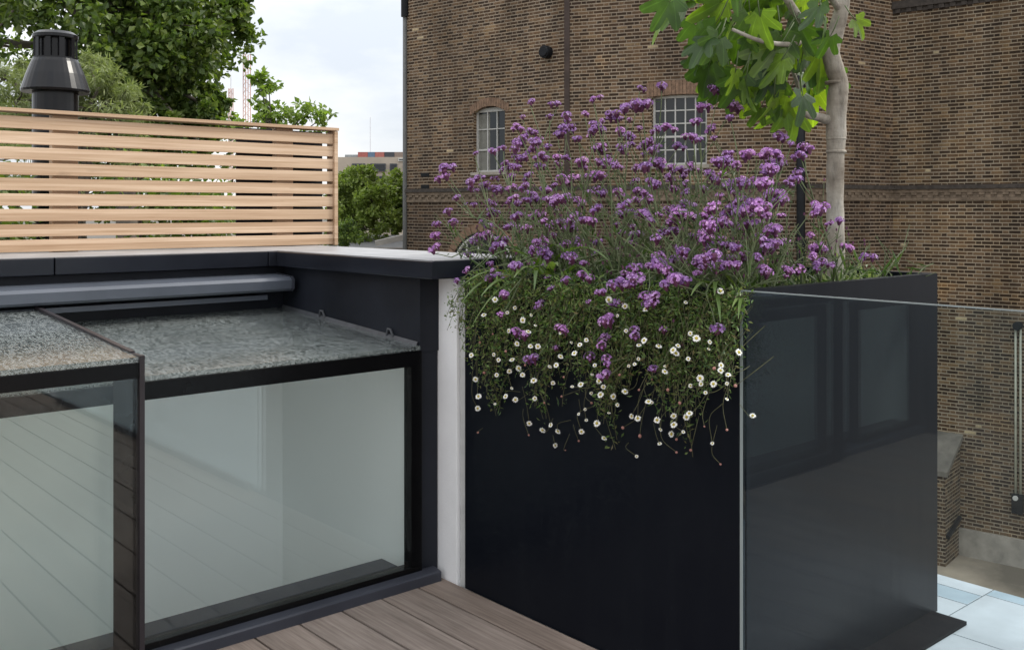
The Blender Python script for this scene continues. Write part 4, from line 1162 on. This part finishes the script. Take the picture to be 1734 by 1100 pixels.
# ------------------------------------------------------------------ strap-leaved plant and low herbs
M['strap'] = m_leaf('strap leaf', [(.06, .105, .022), (.095, .15, .035), (.15, .205, .07)], .3, .4)
sp_ = thing('strap_leaf_plant', 'clump of long arching strap leaves at the left end of the planter', 'plant', None, (2.24, 2.50, 1.035))
lf = MB()
def strap(base, tip, rise, w_):
    n_ = 9; L = []
    side = (tip-base).cross(Vector((0,0,1))).normalized()
    for j in range(n_+1):
        s_ = j/n_; c_ = base.lerp(tip, s_) + Vector((0, 0, rise*4*s_*(1-s_)))
        ww = w_*(1-.9*s_**3)*(.6+.4*min(1, s_*4))
        L.append((lf.vert(c_-side*ww), lf.vert(c_+Vector((0,0,-ww*.35))), lf.vert(c_+side*ww)))
    for j in range(n_):
        lf.face((L[j][0], L[j][1], L[j+1][1], L[j+1][0])); lf.face((L[j][1], L[j][2], L[j+1][2], L[j+1][1]))
bs_ = Vector((2.25, 2.46, 1.04))
for (x, y, X) in ((784, 482, 1.99), (783, 511, 1.99), (797, 556, 1.98), (812, 452, 2.05), (830, 440, 2.3), (870, 425, 2.5), (915, 415, 2.4), (960, 430, 2.2), (945, 450, 2.05), (880, 440, 2.3), (1000, 470, 2.02), (815, 500, 1.99), (870, 470, 2.0), (905, 490, 2.0), (1030, 440, 2.1)):
    strap(bs_+Vector((rd_.uniform(-.05, .05), rd_.uniform(-.08, .08), 0)), at_x(x, y, X), rd_.uniform(.04, .09), rd_.uniform(.009, .014))
rel(lf.build('leaf', M['strap'], None, smooth=True), sp_)
lf = MB(); bs_ = Vector((2.25, 1.66, 1.04))
for (x, y, X) in ((1235, 470, 2.3), (1255, 485, 2.2), (1240, 520, 2.0), (1220, 545, 1.99), (1250, 540, 2.0), (1210, 500, 2.02), (1170, 500, 2.0), (1150, 470, 2.05), (1200, 455, 2.1), (1190, 480, 2.2), (1258, 455, 2.4)):
    strap(bs_+Vector((rd_.uniform(-.04, .04), rd_.uniform(-.06, .04), 0)), at_x(x, y, X), rd_.uniform(.02, .06), rd_.uniform(.006, .010))
sp2 = thing('strap_leaf_plant', 'small clump of green strap leaves beside the glass panel corner', 'plant', None, (2.25, 1.66, 1.035))
rel(lf.build('leaf', M['strap'], None, smooth=True), sp2)
M['herb'] = m_leaf('grey green herb', [(.13, .16, .09), (.19, .23, .13), (.25, .28, .18)], .25)
hb = thing('silvery_herb', 'low silvery green leafy herb beside the base of the fig trunk', 'plant', None, (2.75, 1.62, 1.035))
lf = MB()
for _ in range(700):
    q_ = Vector((2.45+rd_.random()*.6, 1.61+rd_.random()*.18, 1.035+abs(rd_.gauss(0, .028))))
    L_ = rd_.uniform(.015, .045); lf.leaf(q_, rdir(rd_)+Vector((0,0,.9)), rdir(rd_), L_, L_*.3, 0, .2)
rel(lf.build('foliage', M['herb'], None), hb)

# ------------------------------------------------------------------ light, sky, camera
el = radians(42); sh = Vector((.913, -.398))
sun = bpy.data.lights.new('sun', 'SUN'); sun.energy = 2.0; sun.angle = radians(12); sun.color = (1, .95, .86)
so = bpy.data.objects.new('sun', sun); COL.objects.link(so)
sdir = Vector((sh.x*cos(el), sh.y*cos(el), sin(el)))
so.rotation_mode = 'QUATERNION'; so.rotation_quaternion = Vector((0, 0, 1)).rotation_difference(sdir)
wd = bpy.data.worlds.new('World'); SC.world = wd; wd.use_nodes = True
nt = wd.node_tree; nt.nodes.clear()
sk = nt.nodes.new('ShaderNodeTexSky'); sk.sky_type = 'NISHITA'; sk.sun_disc = False; sk.sun_elevation = el; sk.sun_rotation = atan2(sh.x, sh.y)
tc = nt.nodes.new('ShaderNodeTexCoord')
mp = nt.nodes.new('ShaderNodeMapping'); mp.inputs['Scale'].default_value = (1.0, 1.0, 2.6)
n1 = nt.nodes.new('ShaderNodeTexNoise'); n1.inputs['Scale'].default_value = 2.6; n1.inputs['Detail'].default_value = 7; n1.inputs['Roughness'].default_value = .55
cr_ = nt.nodes.new('ShaderNodeValToRGB'); cr_.color_ramp.elements[0].position = .36; cr_.color_ramp.elements[1].position = .62
cr_.color_ramp.elements[0].color = (6.2, 6.6, 7.2, 1); cr_.color_ramp.elements[1].color = (9.6, 9.5, 9.4, 1)
mx = nt.nodes.new('ShaderNodeMix'); mx.data_type = 'RGBA'; mx.inputs['Factor'].default_value = .88
sx = nt.nodes.new('ShaderNodeSeparateXYZ'); mrr = nt.nodes.new('ShaderNodeMapRange')
mrr.inputs['From Min'].default_value = 0.05; mrr.inputs['From Max'].default_value = 1; mrr.inputs['To Min'].default_value = .93; mrr.inputs['To Max'].default_value = 2.1
vm = nt.nodes.new('ShaderNodeVectorMath'); vm.operation = 'SCALE'
bg = nt.nodes.new('ShaderNodeBackground'); bg.inputs['Strength'].default_value = .1
ow = nt.nodes.new('ShaderNodeOutputWorld')
L = nt.links.new
L(tc.outputs['Generated'], mp.inputs['Vector']); L(mp.outputs[0], n1.inputs['Vector']); L(n1.outputs['Fac'], cr_.inputs['Fac'])
L(tc.outputs['Generated'], sx.inputs[0]); L(sx.outputs[2], mrr.inputs[0]); L(cr_.outputs[0], vm.inputs[0]); L(mrr.outputs[0], vm.inputs['Scale'])
L(sk.outputs[0], mx.inputs['A']); L(vm.outputs[0], mx.inputs['B']); L(mx.outputs['Result'], bg.inputs['Color']); L(bg.outputs[0], ow.inputs['Surface'])

cam = bpy.data.cameras.new('camera'); cam.sensor_width = 36; cam.lens = 34.96; cam.shift_y = (356-550)/1734.
cam.clip_start = .05; cam.clip_end = 3000
co = bpy.data.objects.new('camera', cam); COL.objects.link(co)
co.location = (0, 0, CAMZ); co.rotation_euler = (pi/2, 0, -atan2(CA, SA))
SC.camera = co
SC.view_settings.view_transform = 'Standard'; SC.view_settings.look = 'None'; SC.view_settings.exposure = .45; SC.view_settings.gamma = 1
SC.cycles.max_bounces = 12; SC.cycles.transparent_max_bounces = 24; SC.cycles.glossy_bounces = 6
